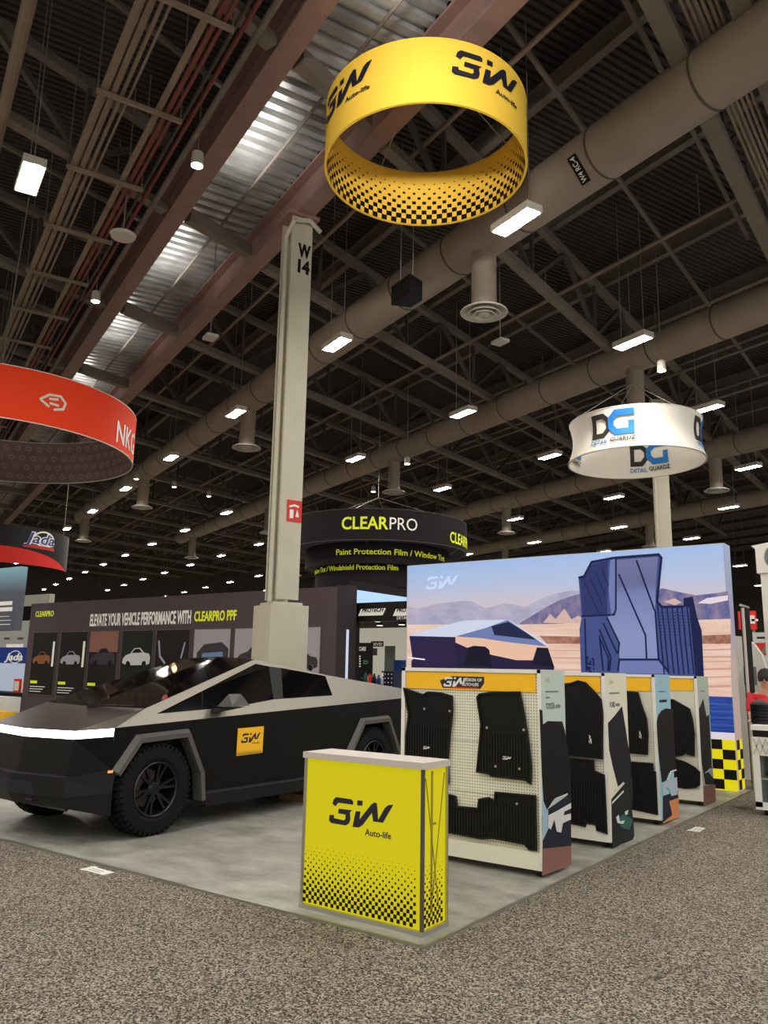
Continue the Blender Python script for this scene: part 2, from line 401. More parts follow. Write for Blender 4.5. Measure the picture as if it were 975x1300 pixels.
# ---- trusses along world Y
lefts = 0
for k in range(15):
    X = .42 - 4.45 * k
    ya = max(-6, CAM.y + (CAM.x - X) / math.tan(math.radians(68)) - 3); yb = min(46, CAM.y + (CAM.x - X) / math.tan(math.radians(9)) + 2)
    yl = (.55 - X * BX.x) / BX.y; yr = (2.98 - X * BX.x) / BX.y
    for side, (y0, y1) in enumerate(((ya, min(yl, yb)), (max(yr, ya), yb))):
        if y1 - y0 < 2.5: continue
        n = max(1, round((y1 - y0) / 3.6)); st = (y1 - y0) / n
        if side == 0:
            lab = 'grey steel roof truss left of the brown beams, %s from the camera' % ORD[lefts]; lefts += 1
        elif k < 6:
            lab = 'grey steel roof truss ' + ['nearest the right edge carrying a bundle of conduits', 'running just right of the yellow ring', 'running right of the W 14 column head', 'meeting the right brown beam beyond the W 14 column', 'beyond the column, fifth from the right edge', 'sixth from the right edge, above the black tiered ring'][k]
        else: lab = 'far steel roof truss crossing the ducts near the horizon'
        t = thing('roof_truss', (X, (y0 + y1) / 2, 9.95), lab, 'truss', 'roof trusses')
        wd = .2 if k else .26
        MB().box(X - wd / 2, X + wd / 2, y0, y1, 9.9, 10.06).build('bottom_chord', 'steel_grey', t)
        MB().box(X - .09, X + .09, y0, y1, 11.34, 11.5).build('top_chord', 'steel_grey', t)
        for j in range(n):
            y = y0 + st * j
            for (p, q, nm) in (((X, y, 11.4), (X, y + st / 2, 10.0), 'diagonal'), ((X, y + st, 11.4), (X, y + st / 2, 10.0), 'diagonal'), ((X, y + st / 2, 10.0), (X, y + st / 2, 11.4), 'post')):
                MB().bar(p, q, .1 if nm == 'diagonal' else .07).build(nm, 'steel_dark', t)
        if k == 0 and side == 1:
            for j in range(6):
                MB().cyl((X + .26 + .075 * j, y0, 10.06), (X + .26 + .075 * j, y1, 10.06), .024, n=8).build('conduit', 'pipe_pale', t)
            MB().box(X + .75, X + 1.0, y0, y1, 9.95, 10.2).build('cable_tray', 'steel_grey', t)
# ---- bridging rods between purlins, halfway between trusses
for k in range(9):
    X = -1.75 - 4.45 * k if k < 8 else -.2
    y0 = CAM.y + (CAM.x - X) / math.tan(math.radians(66)) - 1; y1 = min(40, CAM.y + (CAM.x - X) / math.tan(math.radians(10)))
    mb = MB(); mb.bar((X, y0, 11.0), (X, y1, 11.0), .07)
    tag(mb.build('bridging_rod', 'steel_grey'), 'thin steel bridging rod crossing the purlins between two trusses', 'rod', 'bridging rods')
# ---- sprinkler mains, thin pipes along A
for i, b in enumerate((4.0, 9.9, 13.9, 16.5, 19.4, 26.0)):
    mb = MB(); mb.cyl(ab(-8, b, 10.6), ab(60, b, 10.6), .045, n=8)
    for q in range(12): mb.cyl(ab(-4 + q * 4.4, b, 10.6), ab(-4 + q * 4.4, b, 11.6), .012, n=6)
    tag(mb.build('sprinkler_pipe', 'pipe_pale'), 'thin pale sprinkler pipe running parallel to the ducts', 'pipe', 'sprinkler pipes')
# ---- pipe rack upper left
t = thing('pipe_rack', ab(8, -.9, 9.6), 'pale pipe rack with many parallel conduits at top left of the hall', 'pipe rack')
for b, z, r, m in ((-1.2, 9.75, .06, 'pipe_pale'), (-1.08, 9.75, .05, 'pipe_pale'), (-.96, 9.75, .03, 'pipe_pale'), (-.86, 9.75, .02, 'pipe_pale'), (-.42, 9.75, .05, 'pipe_pale'), (-.30, 9.75, .04, 'pipe_red'), (-.2, 9.75, .03, 'pipe_red')):
    MB().cyl(ab(-6, b, z), ab(40, b, z), r, n=10).build('conduit', m, t)
for q in range(14):
    a = -2 + q * 2.1
    MB().obox(ab(a, -.7, 9.65), AX * .03, BX * .62, Z * .03).build('hanger_bar', 'pipe_pale', t)
    MB().tube([ab(a, -1.3, 9.65), ab(a, -1.3, 11.9)], .012, 6).build('hanger_rod', 'steel_grey', t); MB().tube([ab(a, -.1, 9.65), ab(a, -.1, 11.9)], .012, 6).build('hanger_rod', 'steel_grey', t)
for b, r, m, lab in ((-2.35, .09, 'pipe_pale', 'pale pipe crossing the top left corner of the roof'), (.1, .035, 'pipe_red', 'dark red pipe beside the left brown beam'), (.3, .05, 'steel_grey', 'grey conduit hugging the left brown beam'), (-.0, .03, 'steel_dark', 'dark cable run beside the left brown beam')):
    mb = MB(); mb.cyl(ab(-6, b, 9.9), ab(45, b, 9.9), r, n=10); tag(mb.build('ceiling_pipe', m), lab, 'pipe')

# ---- air ducts with round diffusers
def duct(b, z, r, a0, a1, drops, lab, tagtext=None):
    t = thing('air_duct', ab((a0 + a1) / 2, b, z), lab, 'duct', 'round air ducts')
    MB().cyl(ab(a0, b, z), ab(a1, b, z), r, r * .8, n=40).build('duct_pipe', 'duct', t, smooth=True)
    for q in range(int((a1 - a0) / 1.9)):
        a = a0 + 1 + q * 1.9; rr = r * (1 - .2 * (a - a0) / (a1 - a0))
        MB().cyl(ab(a, b, z), ab(a + .035, b, z), rr + .012, n=40).build('duct_seam', 'duct_seam', t)
    for a in drops:
        rr = r * .5
        MB().cyl(ab(a, b, z - .1), ab(a, b, 8.25), rr, n=28).build('drop_pipe', 'duct', t, smooth=True)
        P = ab(a, b, 8.12); fr = lambda x, y, h, P=P: P + V((x, y, h))
        d = MB(); d.lathe([(.02, .0), (.1, .01), (.11, .09), (.02, .1)], fr, 32, True)
        for r0, r1, h in ((.14, .2, 0.01), (.23, .3, .03), (.33, .43, .06)):
            d.lathe([(r0, h + .07), (r1, h), (r1 + .012, h + .01), (r0 + .012, h + .085)], fr, 40, True)
        d.lathe([(.24, .14), (.43, .07), (.43, .09), (.24, .17)], fr, 40, True)
        d.build('diffuser', 'diffuser', t, smooth=True)
    return t
D1 = duct(5.8, 9.75, .47, -7, 42, [6.54 + 11.4 * i for i in range(-1, 4)], 'large round grey air duct nearest the yellow ring with round diffusers')
duct(12.75, 9.75, .45, -6, 46, [20.5 + 11.5 * i for i in (-1, 0, 1, 2)], 'round grey air duct passing behind the white ring sign')
duct(21.9, 9.75, .45, -4, 52, [13.3 + 11.5 * i for i in (0, 1, 2, 3)], 'third round grey air duct far beyond the white ring sign')
duct(30.5, 9.75, .45, 0, 56, [12 + 11.5 * i for i in (0, 1, 2, 3)], 'farthest round grey air duct near the horizon on the right')
# placard on the first duct
P0 = ab(3.75, 5.8, 9.75); dirn = (CAM - P0); dirn -= AX * dirn.dot(AX); dirn.normalize()
_u = AX.cross(dirn); _u = _u if _u.z > 0 else -_u
fr = pfr(P0 + dirn * .455, _u, dirn.cross(_u))
o = MB().prism([(-.24, -.085), (.24, -.085), (.24, .085), (-.24, .085)], fr, 0, .02).build('placard', 'black', D1)
MB().text('W4 RC-4', lambda a, b, c: fr(a, b - .05, c), .1, .42, .003, .02, align='C', t=.022).build('lettering', 'white', o)

# ---- ceiling lamps in rows
def lamp(a, b, lab, near, z=8.5, name='high_bay_lamp'):
    t = thing(name, ab(a, b, z), lab, 'ceiling lamp', 'high bay lamps')
    L, Wd = .40, .125
    MB().obox(ab(a, b, z + .07), AX * (L + .03), BX * (Wd + .03), Z * .06).build('lamp_housing', 'lamp_box', t)
    MB().add([ab(a + s * L, b + q * Wd, z + .005) for s, q in ((-1, -1), (1, -1), (1, 1), (-1, 1))], [(0, 1, 2, 3)]).build('lamp_lens', 'lamp_lens', t)
    if near:
        for s in (-.3, .3): MB().tube([ab(a + s, b, z + .13), ab(a + s, b, 11.9)], .008, 6).build('hanger_wire', 'cable', t)
    return t
ROWS = [(-1.95, 7.29, 5.8, 'row left of the brown beams'), (4.62, 4.29, 5.8, 'row beside the nearest duct'), (9.73, 6.46, 5.85, 'row in front of the second duct'), (14.68, 8.32, 5.88, 'row behind the second duct'),
        (21.0, 11.42, 5.86, 'row in front of the third duct'), (26.2, 10, 5.86, 'row behind the third duct'), (31.5, 10, 5.86, 'row by the farthest duct'),
        (37, 9, 5.86, 'first row beyond the farthest duct'), (42.5, 9, 5.86, 'second row beyond the farthest duct'), (48, 9, 5.86, 'third row beyond the farthest duct'), (53.5, 9, 5.86, 'last row before the end wall')]
for b, a0, st, lab in ROWS:
    cnt = 0
    for k in range(-2, 13):
        a = a0 + st * k; p = ab(a, b, 8.5)
        if a > 78: continue
        x, y, zc = proj(p)
        if zc < 1 or not (-20 < x < 995 and -30 < y < 835): continue
        if (35 < x < 440 and y > 772) or (517 < x < 925 and y > 705): continue
        lamp(a, b, 'glowing high bay lamp, %s from the near end, %s' % (ORD[min(cnt, 15)], lab), zc < 70); cnt += 1
# small warm spots among the far trusses
for i, (x, y, z, lab) in enumerate([(517, 590, 8.2, 'above the black tiered sign'), (840, 472, 8.2, 'right of the white ring sign'), (121, 384, 9.3, 'left of the left brown beam'), (210 + 11, 619, 9, 'left of the W 14 column'), (173, 609, 9, 'below the red ring sign'), (265, 631, 9, 'near the far duct left of the column'), (474, 625, 9, 'close above the black tiered sign'), (250, 212, 9.3, 'by the left brown beam near the top')]):
    P = atz(x, y, z)
    t = thing('spot_lamp', P, 'small warm spot lamp %s' % lab, 'spot lamp', 'small warm spots')
    fr = lambda a, b, h, P=P: P + V((a, b, h))
    MB().lathe([(.03, .28), (.09, .24), (.1, .03), (.085, .02)], fr, 16).build('spot_housing', 'lamp_box', t)
    MB().lathe([(.001, .03), (.09, .02), (.001, -.0)], fr, 16).build('spot_lens', 'lamp_warm', t)
    MB().tube([P + Z * .28, V((P.x, P.y, 11.4))], .01, 6).build('spot_stem', 'cable', t)
# speaker cluster box, small ceiling devices
P = atz(516, 370, 8.3)
t = thing('loudspeaker', P, 'black loudspeaker box hanging below the nearest duct', 'loudspeaker')
mb = MB(); mb.hull([P + AX * a * .3 + BX * b * .22 + Z * z for a, b, z in ((-1, -.6, -.18), (1, -.6, -.18), (.6, 1, -.18), (-.6, 1, -.18), (-1, -.6, .18), (1, -.6, .18), (.6, 1, .18), (-.6, 1, .18))]); mb.build('cabinet', 'black', t, bevel=.02)
for s in (-.2, .2): MB().tube([P + AX * s + Z * .18, P + AX * s + Z * (11.4 - P.z)], .01, 6).build('hanger_wire', 'cable', t)
P = atz(156, 300, 8.9)
t = thing('pendant_disc', P, 'round pale ceiling disc hanging left of the left brown beam', 'ceiling device')
MB().lathe([(.001, -.03), (.2, -.02), (.22, .03), (.1, .08), (.001, .09)], lambda a, b, h: P + V((a, b, h)), 28).build('disc', 'diffuser', t, smooth=True)
MB().tube([P + Z * .08, V((P.x, P.y, 11.8))], .012, 6).build('stem', 'cable', t)
for x, y, lab in ((635, 434, 'small white access point hanging below the nearest diffuser'), (267, 428, 'small white access point beside the right brown beam')):
    P = atz(x, y, 8.4); t = thing('access_point', P, lab, 'access point')
    mb = MB(); mb.obox(P, AX * .16, BX * .12, Z * .03); mb.build('casing', 'diffuser', t, bevel=.01)
    MB().tube([P + Z * .03, V((P.x, P.y, 11.8))], .012, 6).build('stem', 'cable', t)

# ================================================================ W 14 COLUMN
ca, cb = 8.35, 2.78
PC = ab(ca, cb, 0)
cu, cv = -BX, AX
t = thing('steel_column', PC, 'tall cream steel column lettered W 14 behind the black pickup truck', 'column')
hw, hd = .205, .21
mb = MB()
mb.obox(PC + Z * 6.4 - cv * hd, cu * hw, cv * .03, Z * 3.6); mb.obox(PC + Z * 6.4 + cv * hd, cu * hw, cv * .03, Z * 3.6); mb.obox(PC + Z * 6.4, cu * .03, cv * hd, Z * 3.6)
mb.build('column_shaft', 'column', t)
mb = MB(); mb.obox(PC + Z * 1.35, cu * .35, cv * .36, Z * 1.35); mb.build('base_casing', 'column', t, bevel=.012)
mb = MB(); mb.obox(PC + Z * 2.72, cu * .27, cv * .28, Z * .03); mb.build('casing_collar', 'column', t)
mb = MB(); mb.obox(PC + Z * 9.93, cu * .31, cv * .31, Z * .04); mb.build('cap_plate', 'beam_brown', t)
pip = [PC - cv * .12 + cu * .27 + Z * z for z in (2.75, 9.5)]
MB().tube(pip + [PC + cu * .2 - cv * .32 + Z * 9.75, PC - cu * .1 - cv * .34 + Z * 9.82, PC - cu * .36 - cv * .25 + Z * 9.72], .045, 10).build('downpipe', 'column', t, smooth=True)
MB().tube([PC - cv * .02 + cu * .22 + Z * z for z in (2.75, 9.4)], .03, 8).build('conduit', 'column', t)
fr = pfr(PC - cv * (hd + .03) + Z * 9.12 - cu * .05, -cu, Z)
MB().text('W', fr, .25, .26, .004, .05, align='C', t=.002).build('lettering', 'black', t)
MB().text('14', pfr(PC - cv * (hd + .03) + Z * 8.80 - cu * .05, -cu, Z), .25, .24, .004, .05, align='C', t=.002).build('lettering', 'black', t)
zs = 4.33; fr = pfr(PC - cv * (hd + .03) + Z * zs - cu * .06, -cu, Z)
sg = MB().prism([(-.14, -.19), (.14, -.19), (.14, .19), (-.14, .19)], fr, 0, .012).build('extinguisher_sign', 'red_sign', t)
mb = MB(); mb.prism([(-.09, -.13), (-.02, -.13), (-.02, .02), (-.09, .02)], fr, .012, .016); mb.stroke([(-.1, .07), (.0, .1), (.08, .08)], .035, fr, .012, .016); mb.prism([(.02, -.1), (.09, -.1), (.05, .03)], fr, .012, .016)
mb.build('pictogram', 'white', sg)
# second column, behind the backdrop
P = V((-4.5, 19.5, 0)); P2 = atz(841, 650, 5.4); _d = V((P2.x - CAM.x, P2.y - CAM.y, 0)).normalized(); P = V((CAM.x, CAM.y, 0)) + _d * 25
t = thing('steel_column', P, 'grey green steel column under the white ring sign, behind the blue backdrop', 'column')
mb = MB(); q1 = V((-_d.y, _d.x, 0)); 
for s in (-1, 1): mb.obox(P + Z * 5.9 + _d * s * .24, q1 * .23, _d * .025, Z * 4.0)
mb.obox(P + Z * 5.9, q1 * .025, _d * .24, Z * 4.0); mb.build('column_shaft', 'column', t)
mb = MB(); mb.obox(P + Z * 1.0, q1 * .4, _d * .4, Z * 1.0); mb.build('base_casing', 'column', t)
MB().tube([P + q1 * .16 - _d * .31 + Z * z for z in (2, 9.9)], .035, 8).build('conduit', 'column', t)

# ================================================================ RINGS
def ring(name, cx, cy, R, z0, z1, mo, mi, lab, n=96, th=.03, rods=True, top=11.4, cables=4, rot=.4, edge='white', arc=None):
    t = thing(name, (cx, cy, z0), lab, 'hanging sign')
    Rf = R if callable(R) else (lambda z: R)
    m = 8 if callable(R) else 1; zs_ = [z0 + (z1 - z0) * i / m for i in range(m + 1)]
    fr = lambda x, y, h: V((cx + x, cy + y, h))
    if arc:
        mb = MB(); k = 40; P = [(arc[0] + (arc[1] - arc[0]) * i / k) for i in range(k + 1)]
        for a, b in zip(P, P[1:]):
            q = [(Rf(z) - d, u, z) for d in (0, th) for u in (a, b) for z in (z0, z1)]
            mb.add([fr(r * math.cos(u), r * math.sin(u), z) for r, u, z in q], [(0, 2, 3, 1), (4, 5, 7, 6), (0, 4, 6, 2), (1, 3, 7, 5)])
        mb.build('curved_band', mo, t)
        for u in (arc[0] + .3, (arc[0] + arc[1]) / 2, arc[1] - .3): MB().tube([fr(Rf(z1) * math.cos(u), Rf(z1) * math.sin(u), z1), fr(Rf(z1) * math.cos(u), Rf(z1) * math.sin(u), top)], .009, 6).build('suspension_cable', 'cable', t)
        return t
    MB().lathe([(Rf(z), z) for z in zs_], fr, n).build('outer_band', mo, t, smooth=True)
    MB().lathe([(Rf(z) - th, z) for z in zs_], fr, n).build('inner_band', mi, t, smooth=True)
    for z in (z0, z1):
        MB().lathe([(Rf(z) - th, z - .008), (Rf(z) + .004, z - .008), (Rf(z) + .004, z + .008), (Rf(z) - th, z + .008)], fr, n, True).build('rim', edge, t)
    for i in range(cables):
        th_ = rot + 2 * PI * i / cables
        MB().tube([(cx + Rf(z1) * math.cos(th_), cy + Rf(z1) * math.sin(th_), z1), (cx, cy, z1 + 1.0)], .009, 6).build('suspension_cable', 'cable', t)
    MB().tube([(cx, cy, z1 + 1.0), (cx, cy, top)], .01, 6).build('suspension_cable', 'cable', t)
    return t
# yellow ring
cx, cy, R, z0, z1 = -2.79, 4.19, 1.437, 8.66, 9.58
t = ring('ring_sign', cx, cy, R, z0, z1, 'yellow_fabric', 'amber_in', 'yellow ring sign hanging above the booth with black checks inside', rot=1.1, edge='yellow_fabric')
def on_ring(pts_px, far=False): return [cyl_hit(x, y, cx, cy, R, far) for x, y in pts_px]
for (xl, yl), (xr, yr) in (((573, 97), (656, 137)), ((416, 158), (474, 92))):
    (t0, q0), (t1, q1) = on_ring([(xl, yl), (xr, yr)])
    wl = (t1 - t0) * R; 
    fr = cfr(cx, cy, R, z0, t0)
    ob = logo_full(MB(), fr, 0, .40, wl, .018, .004, 1.0).build('logo', 'ink', t)
th_s = cyl_hit(520, 90, cx, cy, R)[0]
MB().prism([(-.006, 0), (.006, 0), (.006, .9), (-.006, .9)], cfr(cx, cy, R, z0, th_s), .002, .005).build('seam', 'amber_in', t)
mb = MB(); circ = 2 * PI * (R - .03); nn = 54; p = circ / nn
mb.lathe([(R - .034, z0 + .01), (R - .034, z1 - .01)], lambda x, y, h: V((cx + x, cy + y, h)), 96); mb.mark('black')
halftone(mb, cfr(cx, cy, R - .03, z0, 0, -1, True), 0, circ, .005, p, 9, lambda s: 1.0 if s < .15 else max(0, 1.0 - .8 * (s - .1) / .9), .006)
mb.build('checked_lining', 'amber_in', t)
# red ring
cx, cy, R, z0, z1 = -15.36, 4.93, 3.17, 6.5, 7.62
t = ring('ring_sign', cx, cy, R, z0, z1, 'orange', 'grey_lining', 'big orange red ring sign with grey lining at the left edge', rot=.3)
c1 = cyl_hit(148, 545, cx, cy, R); c2 = cyl_hit(177, 568, cx, cy, R)
_t0 = c1[0]
MB().text('NKG', cfr(cx, cy, R, c1[1] - .28, _t0), .52, 1.25, .004, .012, t=.008).build('lettering', 'white', t)
e0 = cyl_hit(69, 511, cx, cy, R); fr = cfr(cx, cy, R, e0[1], e0[0])
mb = MB(); mb.stroke([(-.3, .0), (-.12, .14), (.12, .16), (.24, .04), (.2, -.1), (.0, -.16)], .05, fr, .006, .012); mb.stroke([(-.3, 0), (-.1, -.12)], .05, fr, .006, .012); mb.stroke([(-.12, .05), (.08, .08)], .05, fr, .006, .012); mb.stroke([(-.1, -.04), (.1, -.05)], .05, fr, .006, .012)
mb.build('emblem', 'cream', t)
mb = MB()
for i in range(70):
    for j in range(4):
        th = -i * 2 * PI / 70 - (j % 2) * PI / 70
        fr = cfr(cx, cy, R - .03, z0 + .16 + .26 * j, th, -1, True)
        mb.stroke([(.06 * math.cos(q * PI / 4), .06 * math.sin(q * PI / 4)) for q in range(8)], .025, fr, .003, .006, True)
mb.build('printed_rosettes', mat('rosette', (150, 128, 112), .9), t)
MB().tube([(cx, cy, 8.6), atz(37, 250, 10.5)], .012, 6).build('suspension_cable', 'cable', t)
# white DG ring
cx, cy = -3.06, 13.68
z0, z1 = 6.5, 7.45
Rf = lambda z: 1.50 + .05 * (z1 - z) / (z1 - z0) - .10 * math.sin(PI * min(1, max(0, (z - z0) / (z1 - z0))))
t = ring('ring_sign', cx, cy, Rf, z0, z1, 'off_white', 'off_white', 'white ring sign with blue and black lettering hanging over the backdrop', rot=.9, edge='grey_top')
def dg(fr, th):
    k, b, x = MB(), MB(), MB()
    k.stroke([(.1, .48), (.1, .86), (.55, .86), (.78, .66), (.78, .34), (.55, .1), (.1, .1), (.1, .5)], .2, fr, th, th + .005, seg=.16)
    b.stroke([(1.9, .9), (1.15, .9), (.9, .68), (.9, .38), (1.12, .16), (1.76, .16), (1.76, .58)], .25, fr, th + .007, th + .012, seg=.16)
    x.text('GUARDZ', lambda p, q, r: fr(.88 + p, q - .22, r), .17, 1.04, .004, .02, t=th + .014)
    b.text('DETAIL', lambda p, q, r: fr(p, q - .25, r), .17, .8, .004, .01, t=th + .014)
    return k, b, x
h_ = .62
for px, far, sc in ((752, False, .255), (884, False, .255), (800, True, .255), (721, True, .255)):
    py = 558 if not far else 590
    th0, zz = cyl_hit(px, py, cx, cy, 1.47, far)
    if px == 884: th0 -= .0
    if px == 721: th0 += .18
    f0 = cfr(cx, cy, Rf, z0 + (.29 if not far else .27), th0, -1 if far else 1, far)
    k_ = .47
    fr = lambda a, b, c, f0=f0: f0(a * k_ * 1.1, b * k_ * 1.22, c)
    K, B_, X_ = dg(fr, .05 if far else .012)
    if far:
        K, B_, X_ = dg(fr, .042)
    K.build('letter', 'dg_dark', t); B_.build('letter', 'dg_blue', t); X_.build('lettering', 'dg_dark', t)
# black tiered ring of the film maker
cx, cy = -13.4, 17.6
t = ring('tiered_ring_sign', cx, cy, 3.06, 5.58, 6.55, 'clear_black', 'clear_black', 'black tiered ring sign lettered in lime above the dark booth wall', edge='steel_dark')
dv = V((CAM.x - cx, CAM.y - cy, 0)).normalized(); thc = math.atan2(dv.y, dv.x)
fr3 = lambda x, y, h: V((cx + x, cy + y, h))
for R, za, zb in ((2.45, 4.93, 5.62), (2.1, 4.25, 4.98)):
    MB().lathe([(R, za), (R, zb), (R - .03, zb), (R - .03, za)], fr3, 72, True).build('lower_band', 'clear_black', t, smooth=True)
    for q in range(4):
        a_ = q * PI / 2 + .5; MB().tube([(cx + R * math.cos(a_), cy + R * math.sin(a_), zb - .1), (cx + (R + .35) * math.cos(a_), cy + (R + .35) * math.sin(a_), zb + .12)], .02, 6).build('strut', 'steel_dark', t)
def ringtext(px0, px1, py, R, s1, s2, size, m1, m2, b1=.02, b2=0):
    (ta, za), (tb, zb) = cyl_hit(px0, py, cx, cy, R), cyl_hit(px1, py, cx, cy, R)
    Wd = (tb - ta) * R; 
    w1 = text_geo(s1, b1, 0, .004)[2]; w2 = text_geo(s2, b2, 0, .004)[2] if s2 else 0
    k = Wd / (w1 + w2 * 1.0 + (.08 if s2 else 0))
    fr = cfr(cx, cy, R, za - size / 2, ta)
    MB().text(s1, fr, size, w1 * k, .004, b1, t=.01).build('lettering', m1, t)
    if s2: MB().text(s2, lambda a, b, c: fr(a + (w1 + .08) * k, b, c), size, w2 * k, .004, b2, t=.01).build('lettering', m2, t)
ringtext(434, 530, 664, 3.06, 'CLEAR', 'PRO', .40, 'lime', 'text_white')
ringtext(427, 564, 701, 2.45, 'Paint Protection Film / Window Tint', None, .19, 'lime', None, .012)
ringtext(394, 506, 727, 2.1, 'Window Tint / Windshield Protection Film', None, .17, 'lime', None, .012)
(ta, za) = cyl_hit(571, 696, cx, cy, 3.06)
MB().text('CLEARPRO', cfr(cx, cy, 3.06, 5.72, ta), .36, 2.0, .004, .02, t=.01).build('lettering', 'lime', t)

# ================================================================ YELLOW COUNTER
t = thing('promotion_counter', (-.6, .27, .012), 'glowing yellow promotion counter with black mark and checks at the booth corner', 'counter')
x0, x1, y0, y1 = -1.105, -.10, .13, .42
MB().box(x0 - .015, x1 + .015, y0 - .015, y1 + .015, .012, .04).build('base_plate', 'trim_metal', t)
MB().box(x0 + .012, x1 - .012, y0 + .012, y1 - .012, .04, 1.02).build('light_core', 'yellow_lit', t)
hs = lambda s: 1.0 if s < .12 else max(0, 1.02 - .95 * (s - .1) / .9)
mb = MB().box(x0 + .012, x1 - .012, y0, y0 + .011, .045, 1.02).mark('black'); halftone(mb, yfr(y0), x0 + .012, x1 - .012, .055, .05, 16, hs, .001)
fp = mb.build('front_panel', 'yellow_lit', t)
mb = MB().box(x1 - .011, x1, y0 + .02, y1 - .012, .045, 1.02).mark('black'); halftone(mb, xfr(x1), y0 + .02, y1 - .012, .055, .05, 16, hs, .001)
sp = mb.build('side_panel', 'yellow_lit', t)
MB().box(x0, x0 + .011, y0 + .012, y1 - .012, .045, 1.02).build('side_panel', 'yellow_lit', t)
MB().box(x0 + .012, x1 - .012, y1 - .011, y1, .045, 1.02).build('back_panel', 'yellow_lit', t)
for x in (x0, x1):
    for y in (y0, y1):
        MB().box(x - .012, x + .012, y - .008, y + .008, .04, 1.02).build('corner_post', 'trim_metal' if (x, y) != (x1, y0) else 'steel_dark', t)
mb = MB(); mb.box(x0 - .02, x1 + .02, y0 - .02, y1 + .02, 1.02, 1.062); mb.build('counter_top', 'grey_top', t, bevel=.006)
fr = yfr(y0)
q = lambda a, b, c: V((-1.11 + .232 + a, y0 - c, .597 + b))
mb = MB(); logo(mb, q, 0, 0, .546, .001, .002); mb.build('logo', 'ink', fp)
MB().text('Auto-life', lambda a, b, c: V((-.562 + a, y0 - c, .558 + b)), .043, .215, .002, .012, t=.001).build('lettering', 'ink', fp)
olive = mat('wire_shadow', (150, 138, 30), .7)  # inner frame's shade through the lit fabric, painted as thin olive bars
for a, b in (((y0 + .03, .96), (y0 + .2, .12)), ((y1 - .03, .98), (y0 + .1, .12))):
    MB().bar((x1 + .002, a[0], a[1]), (x1 + .002, b[0], b[1]), .006).build('frame_wire_shade', olive, sp)
MB().box(x1 - .001, x1 + .002, y0 + .095, y0 + .12, .14, 1.0).build('frame_pole_shade', olive, sp)
MB().box(x1 - .001, x1 + .003, y0 + .095, y0 + .16, .66, .675).build('frame_clip_shade', olive, sp)

# ================================================================ DISPLAY RACKS AND THEIR MATS
def mat_thing(pts, Y, rib0, lab, name='car_floor_mat', group=None, honey=False, mark=None, snaps=(), split=None):
    """pts: outline in (x, z); rib0: ribs run from the bottom up to this height"""
    xs = [p[0] for p in pts]; zs_ = [p[1] for p in pts]
    t = thing(name, ((min(xs) + max(xs)) / 2, Y, min(zs_)), lab, 'car mat', group)
    fr = yfr(Y)
    MB().prism(pts, fr, 0, .018).build('mat_body', 'rubber_mat', t)
    MB().stroke(pts, .016, fr, .018, .03, True).build('raised_rim', 'rubber_rib', t)
    rb = MB()
    def spans(x):
        zs2 = []
        for (a, b), (c, d) in zip(pts, pts[1:] + pts[:1]):
            if (a - x) * (c - x) < 0: zs2.append(b + (d - b) * (x - a) / (c - a))
        zs2.sort(); return list(zip(zs2[::2], zs2[1::2]))
    x = min(xs) + .03
    while x < max(xs) - .02:
        for lo, hi in spans(x):
            hi = min(hi - .02, rib0); lo += .02
            if hi - lo > .03:
                if honey:
                    z = lo
                    while z < hi: rb.box(x - .007, x + .007, Y - .024, Y - .018, z, z + .014); z += .032
                else: rb.box(x - .005, x + .005, Y - .024, Y - .018, lo, hi)
        x += .028
    if rb.v: rb.build('ribs', 'rubber_rib', t)
    if mark: logo(MB(), fr, mark[0], mark[1], mark[2], .025, .003).build('logo', 'white', t)
    for sx, sz in snaps: MB().cyl((sx, Y - .018, sz), (sx, Y - .026, sz), .011, n=12).build('snap_button', 'trim_metal', t)
    return t
